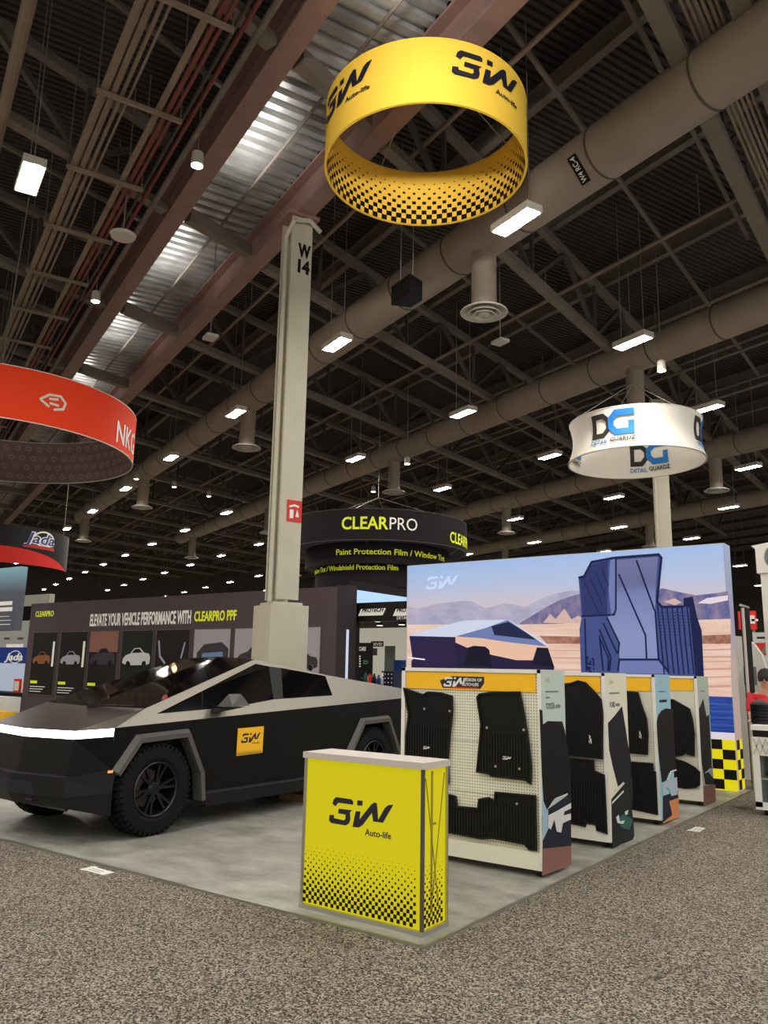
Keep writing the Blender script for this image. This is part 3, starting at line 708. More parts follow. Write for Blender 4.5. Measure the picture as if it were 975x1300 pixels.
def rack(y0, y1, lab, side_m, headmark, top=1.68):
    x0, x1 = -1.54, -.105
    t = thing('display_rack', ((x0 + x1) / 2, (y0 + y1) / 2, .012), lab, 'display rack', 'mat display racks')
    MB().box(x0 + .02, x1 - .0065, y0 + .03, y1 - .004, .072, top - .032).build('rack_core', 'cream', t)
    MB().box(x0 + .04, x1 - .04, y0 + .022, y0 + .03, .22, top - .04).build('pegboard', 'pegboard', t)
    for a, b, c, d in ((x0, x0 + .04, .07, top), (x1 - .04, x1 - .004, .07, top)): MB().box(a, b, y0, y1, c, d).build('upright', 'white', t)
    MB().box(x0, x1 - .007, y0, y1 - .002, top - .03, top + .001).build('top_rail', 'white', t)
    MB().box(x0 + .04, x1 - .04, y0, y1, .07, .21).build('base_plinth', 'cream', t)
    for z in (.62, 1.05): MB().box(x0 + .04, x1 - .04, y0 + .018, y0 + .0222, z, z + .004).build('board_joint', 'grey_top', t)
    h = MB().box(x0 + .05, x1 - .06, y0 + .012, y0 + .022, top - .19, top - .035).build('header_panel', 'yellow_print', t)
    if headmark:
        fr = yfr(y0 + .012)
        MB().prism([(-1.09, 1.505), (-.70, 1.505), (-.66, 1.555), (-.66, 1.61), (-.99, 1.61), (-1.12, 1.57)], fr, 0, .003).build('badge', 'ink', h)
        logo(MB(), fr, -1.08, 1.515, .25, .003, .002, 1.05).build('logo', 'white', h)
        MB().text('DESIGN OF', lambda a, b, c: fr(-.87 + a, 1.568 + b, c), .028, .19, .002, .02, t=.003).build('lettering', 'white', h)
        MB().text('AUTO+LIFE', lambda a, b, c: fr(-.885 + a, 1.527 + b, c), .028, .17, .002, .02, t=.003).build('lettering', 'white', h)
        MB().box(-1.0, -.72, y0 + .006, y0 + .009, 1.509, 1.515).build('badge_line', 'red_print', h)
    s = MB().box(x1 - .006, x1, y0 + .004, y1 + .002, .07, top).build('side_panel', side_m, t)
    for x in (x0 + .12, x1 - .07):
        for y in (y0 + .07, y1 - .07):
            MB().cyl((x - .018, y, .045), (x + .018, y, .045), .033, n=16).build('caster', 'black', t)
            MB().box(x - .03, x + .03, y - .03, y + .03, .062, .072).build('caster_plate', 'steel_dark', t)
    MB().box(x0 + .05, x1 - .02, y0 + .1, y1 - .03, .055, .07).build('underframe', 'black', t)
    return t, s
SX = -.105
def side_art(s, ox, oy, sc, items):
    for i, (nm, m, pts) in enumerate(items):
        pp = [atx(ox + a / sc, oy + b / sc, SX) for a, b in pts]
        MB().prism([(p.y, p.z) for p in pp], xfr(SX), .0 + .0012 * i, .0015 + .0012 * i).build(nm, m, s)
pr = lambda n, c: mat(n, c, .6, spec=.2)
pr('side_sage', (186, 200, 190)); pr('side_cream', (218, 212, 192)); pr('side_blue', (146, 186, 200)); pr('side_moss', (166, 176, 164))
pr('print_mat', (13, 13, 14)); pr('print_violet', (27, 24, 33)); pr('print_green', (27, 31, 28)); pr('print_ice', (150, 178, 196)); pr('print_night', (28, 32, 46)); pr('print_car', (206, 206, 204))
pr('print_clay', (132, 92, 82)); pr('print_rust', (206, 132, 82)); pr('print_teal', (46, 92, 84)); pr('print_gold', (205, 190, 110)); pr('print_grey', (120, 124, 120)); pr('print_carblue', (168, 182, 194))
# rack 1
t, s = rack(1.96, 2.44, 'white pegboard mat rack with a yellow header, the nearest of the four racks', 'side_sage', True)
side_art(s, 490, 830, 3.9, [
    ('printed_ground', 'print_clay', [(775, 955), (916, 940), (918, 1045), (773, 1100)]),
    ('printed_night', 'print_night', [(772, 800), (800, 770), (913, 690), (916, 950), (775, 965)]),
    ('printed_sky', 'print_ice', [(770, 640), (800, 760), (805, 860), (774, 925)]),
    ('printed_mat', 'print_mat', [(758, 275), (772, 280), (775, 350), (800, 333), (870, 335), (882, 375), (900, 480), (912, 560), (913, 690), (832, 716), (795, 772), (778, 730), (770, 610)]),
    ('printed_roofline', 'print_car', [(832, 716), (896, 690), (897, 698), (836, 722)]),
    ('printed_car', 'print_car', [(800, 800), (848, 775), (912, 738), (913, 765), (880, 780), (876, 800), (912, 790), (912, 820), (872, 838), (864, 885), (842, 880), (830, 820), (812, 870), (800, 860)])])
MB().text('3W', lambda a, b, c: V((SX + c, 2.04 + a, 1.575 + b)), .045, .09, .001, 0, t=.001).build('lettering', 'print_gold', s)
MB().text('COLLECTION', lambda a, b, c: V((SX + c, 2.04 + a, 1.48 + b)), .028, .26, .001, 0, t=.001).build('lettering', 'print_grey', s) if False else None
for z, a, b in ((1.49, 2.04, 2.30), (1.44, 2.04, 2.12)): MB().box(SX, SX + .0015, a, b, z, z + .014).build('small_print', 'print_grey', s)
MB().text('TOYOTA', lambda a, b, c: V((SX + c, 2.04 + a, 1.35 + b)), .055, .18, .001, .0, t=.001).build('lettering', 'print_mat', s)
MB().box(SX, SX + .0015, 2.24, 2.34, 1.357, 1.385).build('small_print', 'print_grey', s)
def P4(pts, Y): return [(p.x, p.z) for p in (aty(490 + a / 3.9, 830 + b / 3.9, Y) for a, b in pts)]
YM = 1.975
o = mat_thing(P4([(97, 172), (190, 203), (215, 190), (280, 195), (332, 210), (335, 280), (322, 400), (312, 520), (316, 640), (250, 622), (120, 590), (106, 500), (108, 400), (120, 300)], YM), YM, 1.16, 'black car mat hanging at upper left of the nearest rack, behind the yellow counter', mark=None)
pA = P4([(192, 470)], YM)[0]; logo(MB(), yfr(YM), pA[0], pA[1], .075, .026, .003).build('logo', 'white', o)
for a in ((197, 272), (322, 283)): p = P4([a], YM)[0]; MB().cyl((p[0], YM - .018, p[1]), (p[0], YM - .027, p[1]), .011, n=12).build('snap_button', 'trim_metal', o)
o = mat_thing(P4([(458, 215), (470, 200), (530, 192), (668, 190), (690, 300), (712, 440), (725, 560), (722, 640), (695, 622), (530, 603), (515, 592), (457, 582), (470, 450), (478, 350)], YM), YM, 1.13, 'black car mat with white mark hanging at upper right of the nearest rack')
pA = P4([(584, 522)], YM)[0]; logo(MB(), yfr(YM), pA[0], pA[1], .085, .026, .003).build('logo', 'white', o)
for a in ((507, 366), (688, 376), (667, 568), (549, 556)): p = P4([a], YM)[0]; MB().cyl((p[0], YM - .018, p[1]), (p[0], YM - .027, p[1]), .011, n=12).build('snap_button', 'trim_metal', o)
o = mat_thing(P4([(60, 660), (150, 690), (310, 695), (350, 705), (357, 755), (462, 765), (468, 720), (515, 712), (545, 728), (548, 685), (745, 703), (750, 968), (715, 965), (695, 940), (540, 910), (480, 912), (310, 880), (60, 840)], YM), YM, .57, 'wide black rear car mat hanging low on the nearest rack, behind the yellow counter')
p = P4([(655, 741)], YM)[0]; MB().cyl((p[0], YM - .018, p[1]), (p[0], YM - .027, p[1]), .011, n=12).build('snap_button', 'trim_metal', o)
# racks 2 - 4
def P5(pts, Y): return [(p.x, p.z) for p in (aty(700 + a / 3.75, 840 + b / 3.75, Y) for a, b in pts)]
t, s = rack(3.44, 4.04, 'white mat rack with leafy side print, second of the four racks', 'side_cream', False, 1.665)
side_art(s, 700, 840, 3.75, [
    ('printed_foliage', 'print_green', [(285, 655), (340, 590), (384, 545), (388, 640), (382, 700), (390, 760), (394, 830), (378, 866), (340, 858), (290, 900)]),
    ('printed_mat', 'print_violet', [(269, 292), (300, 258), (335, 212), (350, 300), (365, 400), (378, 470), (378, 560), (345, 580), (318, 600), (292, 500), (275, 420)]),
    ('printed_roofrack', 'print_car', [(287, 668), (342, 612), (343, 620), (288, 678)]),
    ('printed_roofrack', 'print_car', [(300, 610), (342, 572), (343, 580), (301, 620)]),
    ('printed_leaf', 'print_teal', [(310, 750), (340, 725), (385, 750), (370, 800), (330, 790)]),
    ('printed_splash', 'print_car', [(305, 740), (318, 728), (322, 760), (345, 755), (340, 772), (312, 768)]),
    ('printed_splash', 'print_car', [(345, 715), (362, 705), (360, 725), (349, 730)])])
MB().text('3W', lambda a, b, c: V((SX + c, 3.54 + a, 1.555 + b)), .045, .12, .001, 0, t=.001).build('lettering', 'print_gold', s)
MB().box(SX, SX + .0015, 3.54, 3.82, 1.46, 1.475).build('small_print', 'print_grey', s)
MB().text('FORD', lambda a, b, c: V((SX + c, 3.54 + a, 1.33 + b)), .055, .15, .001, 0, t=.001).build('lettering', 'print_mat', s)
MB().box(SX, SX + .0015, 3.71, 3.82, 1.337, 1.365).build('small_print', 'print_grey', s)
YM = 3.455
o = mat_thing(P5([(-40, 180), (-10, 108), (60, 108), (100, 103), (130, 92), (165, 100), (205, 140), (240, 180), (248, 250), (247, 350), (245, 460), (85, 445), (-30, 430), (-50, 300)], YM), YM, 1.37, 'honeycomb black car mat with peaked top, hanging high on the second rack', honey=True)
pA = P5([(197, 390)], YM)[0]; fr = yfr(YM); logo(MB(), lambda a, b, c: fr(pA[0] - b, pA[1] + a, c), 0, 0, .085, .026, .003).build('logo', 'white', o)
mat_thing(P5([(-60, 440), (82, 458), (205, 470), (208, 520), (255, 540), (262, 680), (268, 815), (222, 800), (217, 770), (168, 765), (165, 782), (90, 765), (-60, 740)], YM), YM, .62, 'black car mat with stepped edges hanging low on the second rack')
t, s = rack(5.0, 5.54, 'white mat rack with light blue side print, third of the four racks', 'side_blue', False, 1.66)
side_art(s, 700, 840, 3.75, [
    ('printed_ground', 'print_rust', [(530, 660), (606, 640), (606, 740), (530, 770)]),
    ('printed_shade', 'print_night', [(530, 640), (603, 615), (603, 648), (560, 664), (575, 730), (530, 765)]),
    ('printed_mat', 'print_mat', [(500, 290), (508, 255), (522, 234), (545, 222), (577, 226), (585, 380), (592, 505), (558, 530), (545, 565), (525, 575), (510, 440)]),
    ('printed_car', 'print_carblue', [(524, 592), (555, 560), (596, 550), (600, 632), (570, 640), (555, 600), (540, 600), (532, 640)]),
    ('printed_rack', 'print_car', [(548, 562), (565, 520), (594, 512), (594, 518), (570, 526), (554, 563)])])
MB().text('3W', lambda a, b, c: V((SX + c, 5.1 + a, 1.545 + b)), .05, .16, .001, 0, t=.001).build('lettering', 'print_gold', s)
MB().box(SX, SX + .0015, 5.1, 5.36, 1.46, 1.475).build('small_print', 'print_grey', s); MB().box(SX, SX + .0015, 5.12, 5.4, 1.345, 1.375).build('small_print', 'print_night', s)
YM = 5.015
o = mat_thing(P5([(250, 150), (365, 143), (415, 148), (430, 200), (455, 270), (462, 340), (460, 440), (375, 432), (260, 420), (240, 300)], YM), YM, 1.3, 'plain black car mat hanging high on the third rack')
pA = P5([(433, 365)], YM)[0]; logo(MB(), lambda a, b, c: yfr(5.015)(pA[0] - b, pA[1] + a, c), 0, 0, .085, .026, .003).build('logo', 'white', o)
mat_thing(P5([(260, 460), (380, 477), (485, 485), (487, 520), (498, 525), (504, 640), (508, 725), (390, 700), (270, 680)], YM), YM, .66, 'ribbed black car mat hanging low on the third rack')
t, s = rack(6.75, 7.28, 'white mat rack with grey green side print, farthest of the four racks', 'side_moss', False, 1.65)
side_art(s, 700, 840, 3.75, [
    ('printed_ground', 'print_clay', [(725, 592), (780, 582), (783, 668), (725, 685)]),
    ('printed_mat', 'print_green', [(702, 225), (722, 178), (738, 262), (750, 250), (758, 400), (763, 512), (742, 520), (775, 560), (772, 584), (733, 585), (715, 480)]),
    ('printed_spoke', 'print_car', [(727, 532), (757, 506), (764, 522), (758, 514), (735, 530)])])
MB().box(SX, SX + .0015, 6.86, 7.1, 1.45, 1.465).build('small_print', 'print_grey', s)
YM = 6.765
mat_thing(P5([(500, 185), (580, 180), (625, 205), (660, 225), (672, 270), (683, 340), (682, 448), (650, 440), (645, 432), (625, 445), (590, 450), (500, 440)], YM), YM, 1.25, 'black car mat with notched lower edge hanging high on the farthest rack')
mat_thing(P5([(520, 465), (590, 462), (640, 478), (680, 500), (708, 525), (708, 585), (690, 598), (640, 602), (590, 592), (520, 590)], YM), YM, .3, 'rounded dark cargo mat hanging low on the farthest rack')

# ================================================================ BACKLIT BACKDROP
YB = 8.55
t = thing('backlit_backdrop', (-3.0, YB + .12, .012), 'wide blue backlit backdrop picturing a desert, a wedge truck and a huge mat', 'backdrop')
xa, xb, zt = -5.985, -.085, 3.68
MB().box(xa, xb, YB + .004, YB + .36, .012, zt).build('frame_box', 'trim_metal', t)
PB = lambda x, y: (lambda p: (p.x, p.z))(aty(x, y, YB))
zoff = lambda y: aty(905, y, YB).z / 3.68
sky = ramp_lit('print_sky', [(0, (226, 196, 178)), (.74, (206, 186, 178)), (.755, (214, 196, 196)), (.80, (206, 198, 214)), (.88, (180, 198, 230)), (1, (158, 192, 240))], 0, 3.68, .8)
pan = MB().box(xa + .01, xb - .004, YB, YB + .004, .012, zt - .01).build('picture_panel', sky, t)
sd = MB().box(xb, xb + .012, YB + .0, YB + .36, .012, zt).build('side_return', ramp_lit('print_side', [(0, (220, 186, 160)), (.5, (216, 190, 178)), (.7, (170, 160, 190)), (1, (176, 196, 226))], 0, 3.68, .55), t)
lc = {}
lit_noise('p_lilac', (160, 158, 188), (190, 184, 202), .8, 3, (1, 1, 2)); lit_noise('p_slate', (84, 90, 142), (156, 138, 160), .8, 4, (1.6, 1, 1)); lit_noise('p_sand', (222, 182, 164), (238, 212, 198), .8, 2.5, (.5, 1, 5))
lit_noise('p_rust', (128, 78, 66), (190, 140, 116), .8, 8); lit_noise('p_lake', (26, 58, 140), (58, 92, 176), .7, 5, (.6, 1, 9))
def L_(n, c, s=.8):
    if n not in MATS: lit(n, c, s)
    return n
layer = [0]
def art(nm, m, pts, px=True, parent=None):
    layer[0] += 1; c = .0008 * layer[0]
    pp = [PB(*p) for p in pts] if px else pts
    return MB().prism(pp, yfr(YB), c, c + .0012).build(nm, m, parent or pan)
g = lambda pts, ox=500, oy=680, s=2.216: [(ox + a / s, oy + b / s) for a, b in pts]
art('far_range', L_('p_lilac', (172, 170, 196)), g([(40, 200), (70, 205), (120, 192), (190, 184), (215, 183), (260, 205), (310, 190), (370, 200), (430, 170), (500, 153), (540, 160), (560, 250), (40, 260)]))
art('near_range', L_('p_slate', (112, 112, 158)), g([(355, 246), (390, 225), (430, 200), (470, 180), (520, 164), (600, 175), (700, 165), (757, 148), (800, 158), (850, 168), (905, 162), (940, 156), (948, 240), (880, 236), (700, 244), (355, 252)]))
art('range_highlight', L_('p_peach', (208, 176, 168)), g([(420, 245), (440, 220), (455, 235), (480, 205), (500, 235), (520, 225), (560, 250)]))
art('range_highlight', 'p_peach', g([(760, 186), (790, 176), (810, 188), (790, 196)]))
art('snow_cap', L_('p_snow', (228, 214, 220)), g([(855, 190), (880, 176), (940, 168), (940, 182), (890, 192)]))
art('plain', L_('p_sand', (226, 188, 168)), g([(355, 250), (700, 243), (948, 234), (948, 570), (380, 560)]) )
art('plain', 'p_sand', g([(38, 250), (360, 250), (380, 560), (38, 560)]))
art('shrub_strip', L_('p_rust', (150, 92, 74)), g([(410, 282), (520, 284), (700, 286), (948, 278), (948, 304), (700, 306), (430, 304)]))
for y, h_ in ((318, 4), (338, 5), (352, 3), (372, 5), (395, 4), (420, 6)):
    art('sand_ripple', L_('p_ripple', (206, 156, 134)), g([(430, y + 4), (700, y + 5), (948, y), (948, y + h_), (700, y + h_ + 4), (430, y + h_ + 2)]))
PX5 = lambda pts: [(700 + a / 3.75, 840 + b / 3.75) for a, b in pts]
zz = lambda y: PB(905, y)[1]
def strip(nm, m, y0_, y1_): return art(nm, m, [(xa + .01, zz(y1_)), (xb - .004, zz(y1_)), (xb - .004, zz(y0_)), (xa + .01, zz(y0_))], False)
strip('white_foam', L_('p_foam', (226, 214, 226)), 928, 940)
strip('lake', L_('p_lake', (34, 70, 150), .7), 884, 929)
for y in (893, 902, 910, 919): strip('lake_ripple', L_('p_lake2', (62, 96, 176), .7), y, y + 1.6)
strip('checker_ground', L_('p_yellow', (232, 218, 20), .8), 938, 1003)
mb = MB(); z0_ = .03; cz = (zz(938) - .03) / 5
for r in range(5):
    k = 0; x = xb - .004 - .28 * 0
    while x > xa + .3:
        if (k + r) % 2 == 1: mb.prism([(x - .18, z0_ + cz * r), (x, z0_ + cz * r), (x, z0_ + cz * (r + 1)), (x - .18, z0_ + cz * (r + 1))], yfr(YB), .03, .0312)
        x -= .18; k += 1
mb.build('checker_squares', 'black', pan)
mb = MB()
for r in range(5):
    for k in range(2):
        if (k + r) % 2 == 0: mb.box(xb + .0135, xb + .0145, YB + k * .18, YB + .18 + k * .18, z0_ + cz * r, z0_ + cz * (r + 1))
mb.build('checker_squares', 'black', sd)
MB().box(xb + .012, xb + .0135, YB, YB + .36, .03, zz(938)).build('checker_ground', 'p_yellow', sd)
# printed wedge truck
gt = lambda pts: [(510 + a / 4.643, 780 + b / 4.643) for a, b in pts]
art('printed_truck_shadow', L_('p_indigo', (38, 30, 66), .7), gt([(60, 270), (320, 290), (900, 318), (900, 360), (60, 340)]))
art('printed_truck_side', L_('p_gold', (232, 190, 164)), gt([(318, 130), (470, 140), (640, 165), (865, 192), (905, 318), (318, 318)]))
art('printed_truck_nose', L_('p_purple', (44, 34, 74), .7), gt([(48, 122), (320, 134), (322, 318), (140, 300), (70, 285)]))
art('printed_truck_flank', 'p_indigo', gt([(318, 165), (385, 195), (540, 240), (680, 270), (790, 270), (900, 318), (318, 318)]))
art('printed_truck_arch', L_('p_night', (24, 20, 42), .7), gt([(372, 300), (395, 195), (430, 185), (495, 190), (520, 210), (532, 310)]))
art('printed_truck_arch', 'p_night', gt([(770, 290), (800, 195), (865, 198), (905, 318)]))
art('printed_truck_hood', L_('p_silver', (206, 214, 236)), gt([(50, 118), (375, 36), (628, 32), (500, 80), (320, 130)]))
art('printed_truck_roof', L_('p_steel', (108, 124, 176)), gt([(322, 130), (500, 80), (628, 32), (700, 75), (840, 165), (865, 190), (640, 165), (470, 140)]))
art('printed_truck_glass', L_('p_glass', (34, 40, 76), .7), gt([(532, 70), (632, 44), (815, 152), (550, 122)]))
art('printed_truck_edge', 'p_silver', gt([(48, 120), (320, 127), (322, 134), (50, 127)]))
art('printed_truck_edge', 'p_silver', gt([(628, 32), (640, 34), (868, 180), (862, 192)]))
art('printed_truck_lamp', L_('p_white', (240, 236, 240)), gt([(36, 250), (140, 262), (142, 270), (36, 258)]))
# printed giant mat
gm = lambda pts: [(720 + a / 5.132, 690 + b / 5.132) for a, b in pts]
art('printed_mat', L_('p_matblue', (66, 80, 136), .75), gm([(78, 225), (115, 215), (165, 122), (310, 95), (600, 73), (620, 95), (600, 280), (590, 380), (622, 415), (765, 412), (762, 358), (822, 346), (850, 480), (880, 570), (895, 870), (95, 840), (85, 560), (98, 480)]))
ramp_lit('p_matlight', [(0, (128, 142, 196)), (.5, (104, 118, 178)), (.62, (72, 84, 144)), (1, (92, 102, 158))], 2.3, 3.6, .75)
art('printed_mat_panel', 'p_matlight', gm([(325, 108), (595, 88), (580, 300), (578, 440), (600, 750), (345, 752), (345, 650), (265, 480), (320, 460)]))
art('printed_mat_panel', L_('p_matdark', (46, 54, 104), .75), gm([(90, 232), (170, 135), (270, 112), (265, 465), (105, 478)]))
art('printed_mat_panel', L_('p_matpale', (112, 124, 178), .75), gm([(285, 100), (320, 100), (318, 440), (290, 465), (275, 300)]))
art('printed_mat_panel', 'p_matpale', gm([(345, 765), (600, 765), (660, 850), (345, 845)]))
art('printed_mat_edge', L_('p_navy', (22, 30, 74), .7), gm([(822, 346), (850, 480), (880, 570), (895, 870), (840, 865), (800, 420), (762, 410), (762, 358)]))
def lines(nm, m, lst, w):
    layer[0] += 1; c = .0008 * layer[0]; mb = MB()
    for l in lst: mb.stroke([PB(*p) for p in gm(l)], w, yfr(YB), c, c + .0012)
    return mb.build(nm, m, pan)
lines('printed_mat_grooves', 'p_navy', [[(340, 200), (515, 600), (522, 750)], [(455, 110), (575, 440)], [(262, 480), (345, 650), (335, 720)], [(240, 520), (330, 715)], [(215, 560), (290, 745), (280, 830)], [(225, 630), (275, 750), (270, 830)], [(215, 600), (240, 830)], [(335, 830), (345, 755), (600, 755), (670, 840)], [(578, 440), (600, 755)], [(120, 490), (130, 830)], [(98, 475), (310, 465), (322, 430), (322, 100)]], .028)
lines('printed_mat_grooves', 'p_navy', [[(a, 420 - (2 if a > 600 else 30)), (a + 45, 850)] for a in (592, 622, 655, 688, 720, 752, 785)], .022)
lines('printed_mat_grooves', 'p_navy', [[(115 + 38 * i, 250 - 30 * i), (215 + 20 * i, 460 - 60 * i)] for i in range(4)], .014)
lines('printed_mat_outline', 'p_navy', [[(78, 225), (115, 215), (165, 122), (310, 95), (600, 73), (618, 95), (600, 280), (590, 380), (622, 415), (765, 412)]], .04)
mb = MB()
layer[0] += 1; c = .0008 * layer[0]
for i in range(7):
    for j in range(11):
        a, b = PB(*gm([(612 + 31 * i, 450 + 21 * j)])[0]); mb.prism([(a - .012, b - .008), (a + .02, b - .008), (a + .02, b + .012)], yfr(YB), c, c + .0012)
mb.build('printed_mat_studs', 'p_navy', pan)
layer[0] += 1; c = .0008 * layer[0]; a, b = PB(*gm([(205, 735)])[0]); fr = yfr(YB)
logo(MB(), lambda p, q_, r: fr(a + q_ * 1.0 - .2, b - p, r), 0, 0, .42, c, .0012).build('logo', 'p_navy', pan)
layer[0] += 1; c = .0008 * layer[0]; a, b = PB(542, 749); logo(MB(), yfr(YB), a, b, .72, c, .0012, 1.05).build('logo', L_('p_logo', (196, 214, 244), .85), pan)
# dark drape and stand behind its right end
t = thing('black_drape', (.2, 9.2, 0), 'narrow black drape standing beside the right end of the blue backdrop', 'drape')
mb = MB()
pts = [(.0 + .03 * (i % 2), 9.0 + .04 * i) for i in range(14)]
for (a, b), (c, d) in zip(pts, pts[1:]): mb.add([(a, b, 0.0), (c, d, 0.0), (c, d, 2.75), (a, b, 2.75)], [(0, 1, 2, 3)])
mb.build('cloth', 'black_soft', t); MB().cyl((0.02, 8.95, 2.75), (.02, 9.5, 2.75), .02).build('rod', 'trim_metal', t); MB().cyl((.06, 8.9, 0), (.06, 8.9, 2.7), .022).build('pole', 'grey_top', t)

# brown carton seen under the truck
p = atz(371, 1017, .012)
t = thing('brown_carton', (p.x, p.y, .012), 'brown carton lying on the floor under the pickup truck beside the counter', 'carton')
MB().box(p.x - .22, p.x + .22, p.y, p.y + .3, .012, .10).build('carton_body', mat('carton', (150, 112, 78), .8), t, bevel=.006); MB().box(p.x - .22, p.x + .22, p.y + .13, p.y + .17, .0995, .102).build('tape', 'print_rust', t)
# ---- two paper notes taped to the carpet
for (x, y, lab) in ((125, 1106, 'small white paper taped to the carpet in front of the pickup truck'), (885, 1053, 'small white paper taped to the carpet beside the racks')):
    p = atz(x, y, 0)
    u = XU if x < 500 else YU; v = YU if x < 500 else -XU
    ob = MB().prism([(-.14, -.055), (.14, -.055), (.14, .055), (-.14, .055)], pfr((p.x, p.y, .0005), u, v), 0, .003).build('paper_note', 'white')
    tag(ob, lab, 'paper')
    for k in range(2): MB().prism([(-.1, -.03 + .035 * k), (.06, -.03 + .035 * k), (.06, -.02 + .035 * k), (-.1, -.02 + .035 * k)], pfr((p.x, p.y, .0036), u, v), 0, .0006).build('printed_line', 'print_grey', ob)
    MB().prism([(-.16, -.07), (-.1, -.07), (-.1, .07), (-.16, .07)], pfr((p.x, p.y, .0036), u, v), 0, .001).build('tape', 'cream', ob)

# ================================================================ PICKUP TRUCK
def T(l, f, z): return V((-4.80 + l, 1.008 - f, z + .006))
t = thing('pickup_truck', (-4.8, 2.8, .012), 'satin black angular pickup truck with glowing light bar and yellow door sticker', 'truck')
MIR = lambda pts: [(-a, b, c) for a, b, c in pts]
def poly(name, m, faces, **k):
    mb = MB()
    for f in faces: mb.add([T(*p) for p in f], [tuple(range(len(f)))])
    return mb.build(name, m, t, **k)
C0 = (.95, .52, 1.055); T0 = (.95, -4.80, 1.275); T1 = (.918, -4.80, 1.345); PK = (.65, -1.61, 1.745); RF = (.764, -2.85, 1.567); G0 = (.87, .12, 1.222)
b0 = (0, .86, 1.018); b1 = (.74, .80, 1.03); N = lambda p: (-p[0], p[1], p[2])
# side upper rails (planar, carry the windows)
for s in (1, -1):
    q = (lambda p: p) if s == 1 else N
    poly('upper_side_rail', 'rail_metal', [[q(C0), q(T0), q(T1), q(RF)], [q(C0), q(RF), q(PK)], [q(C0), q(PK), q(G0)]])
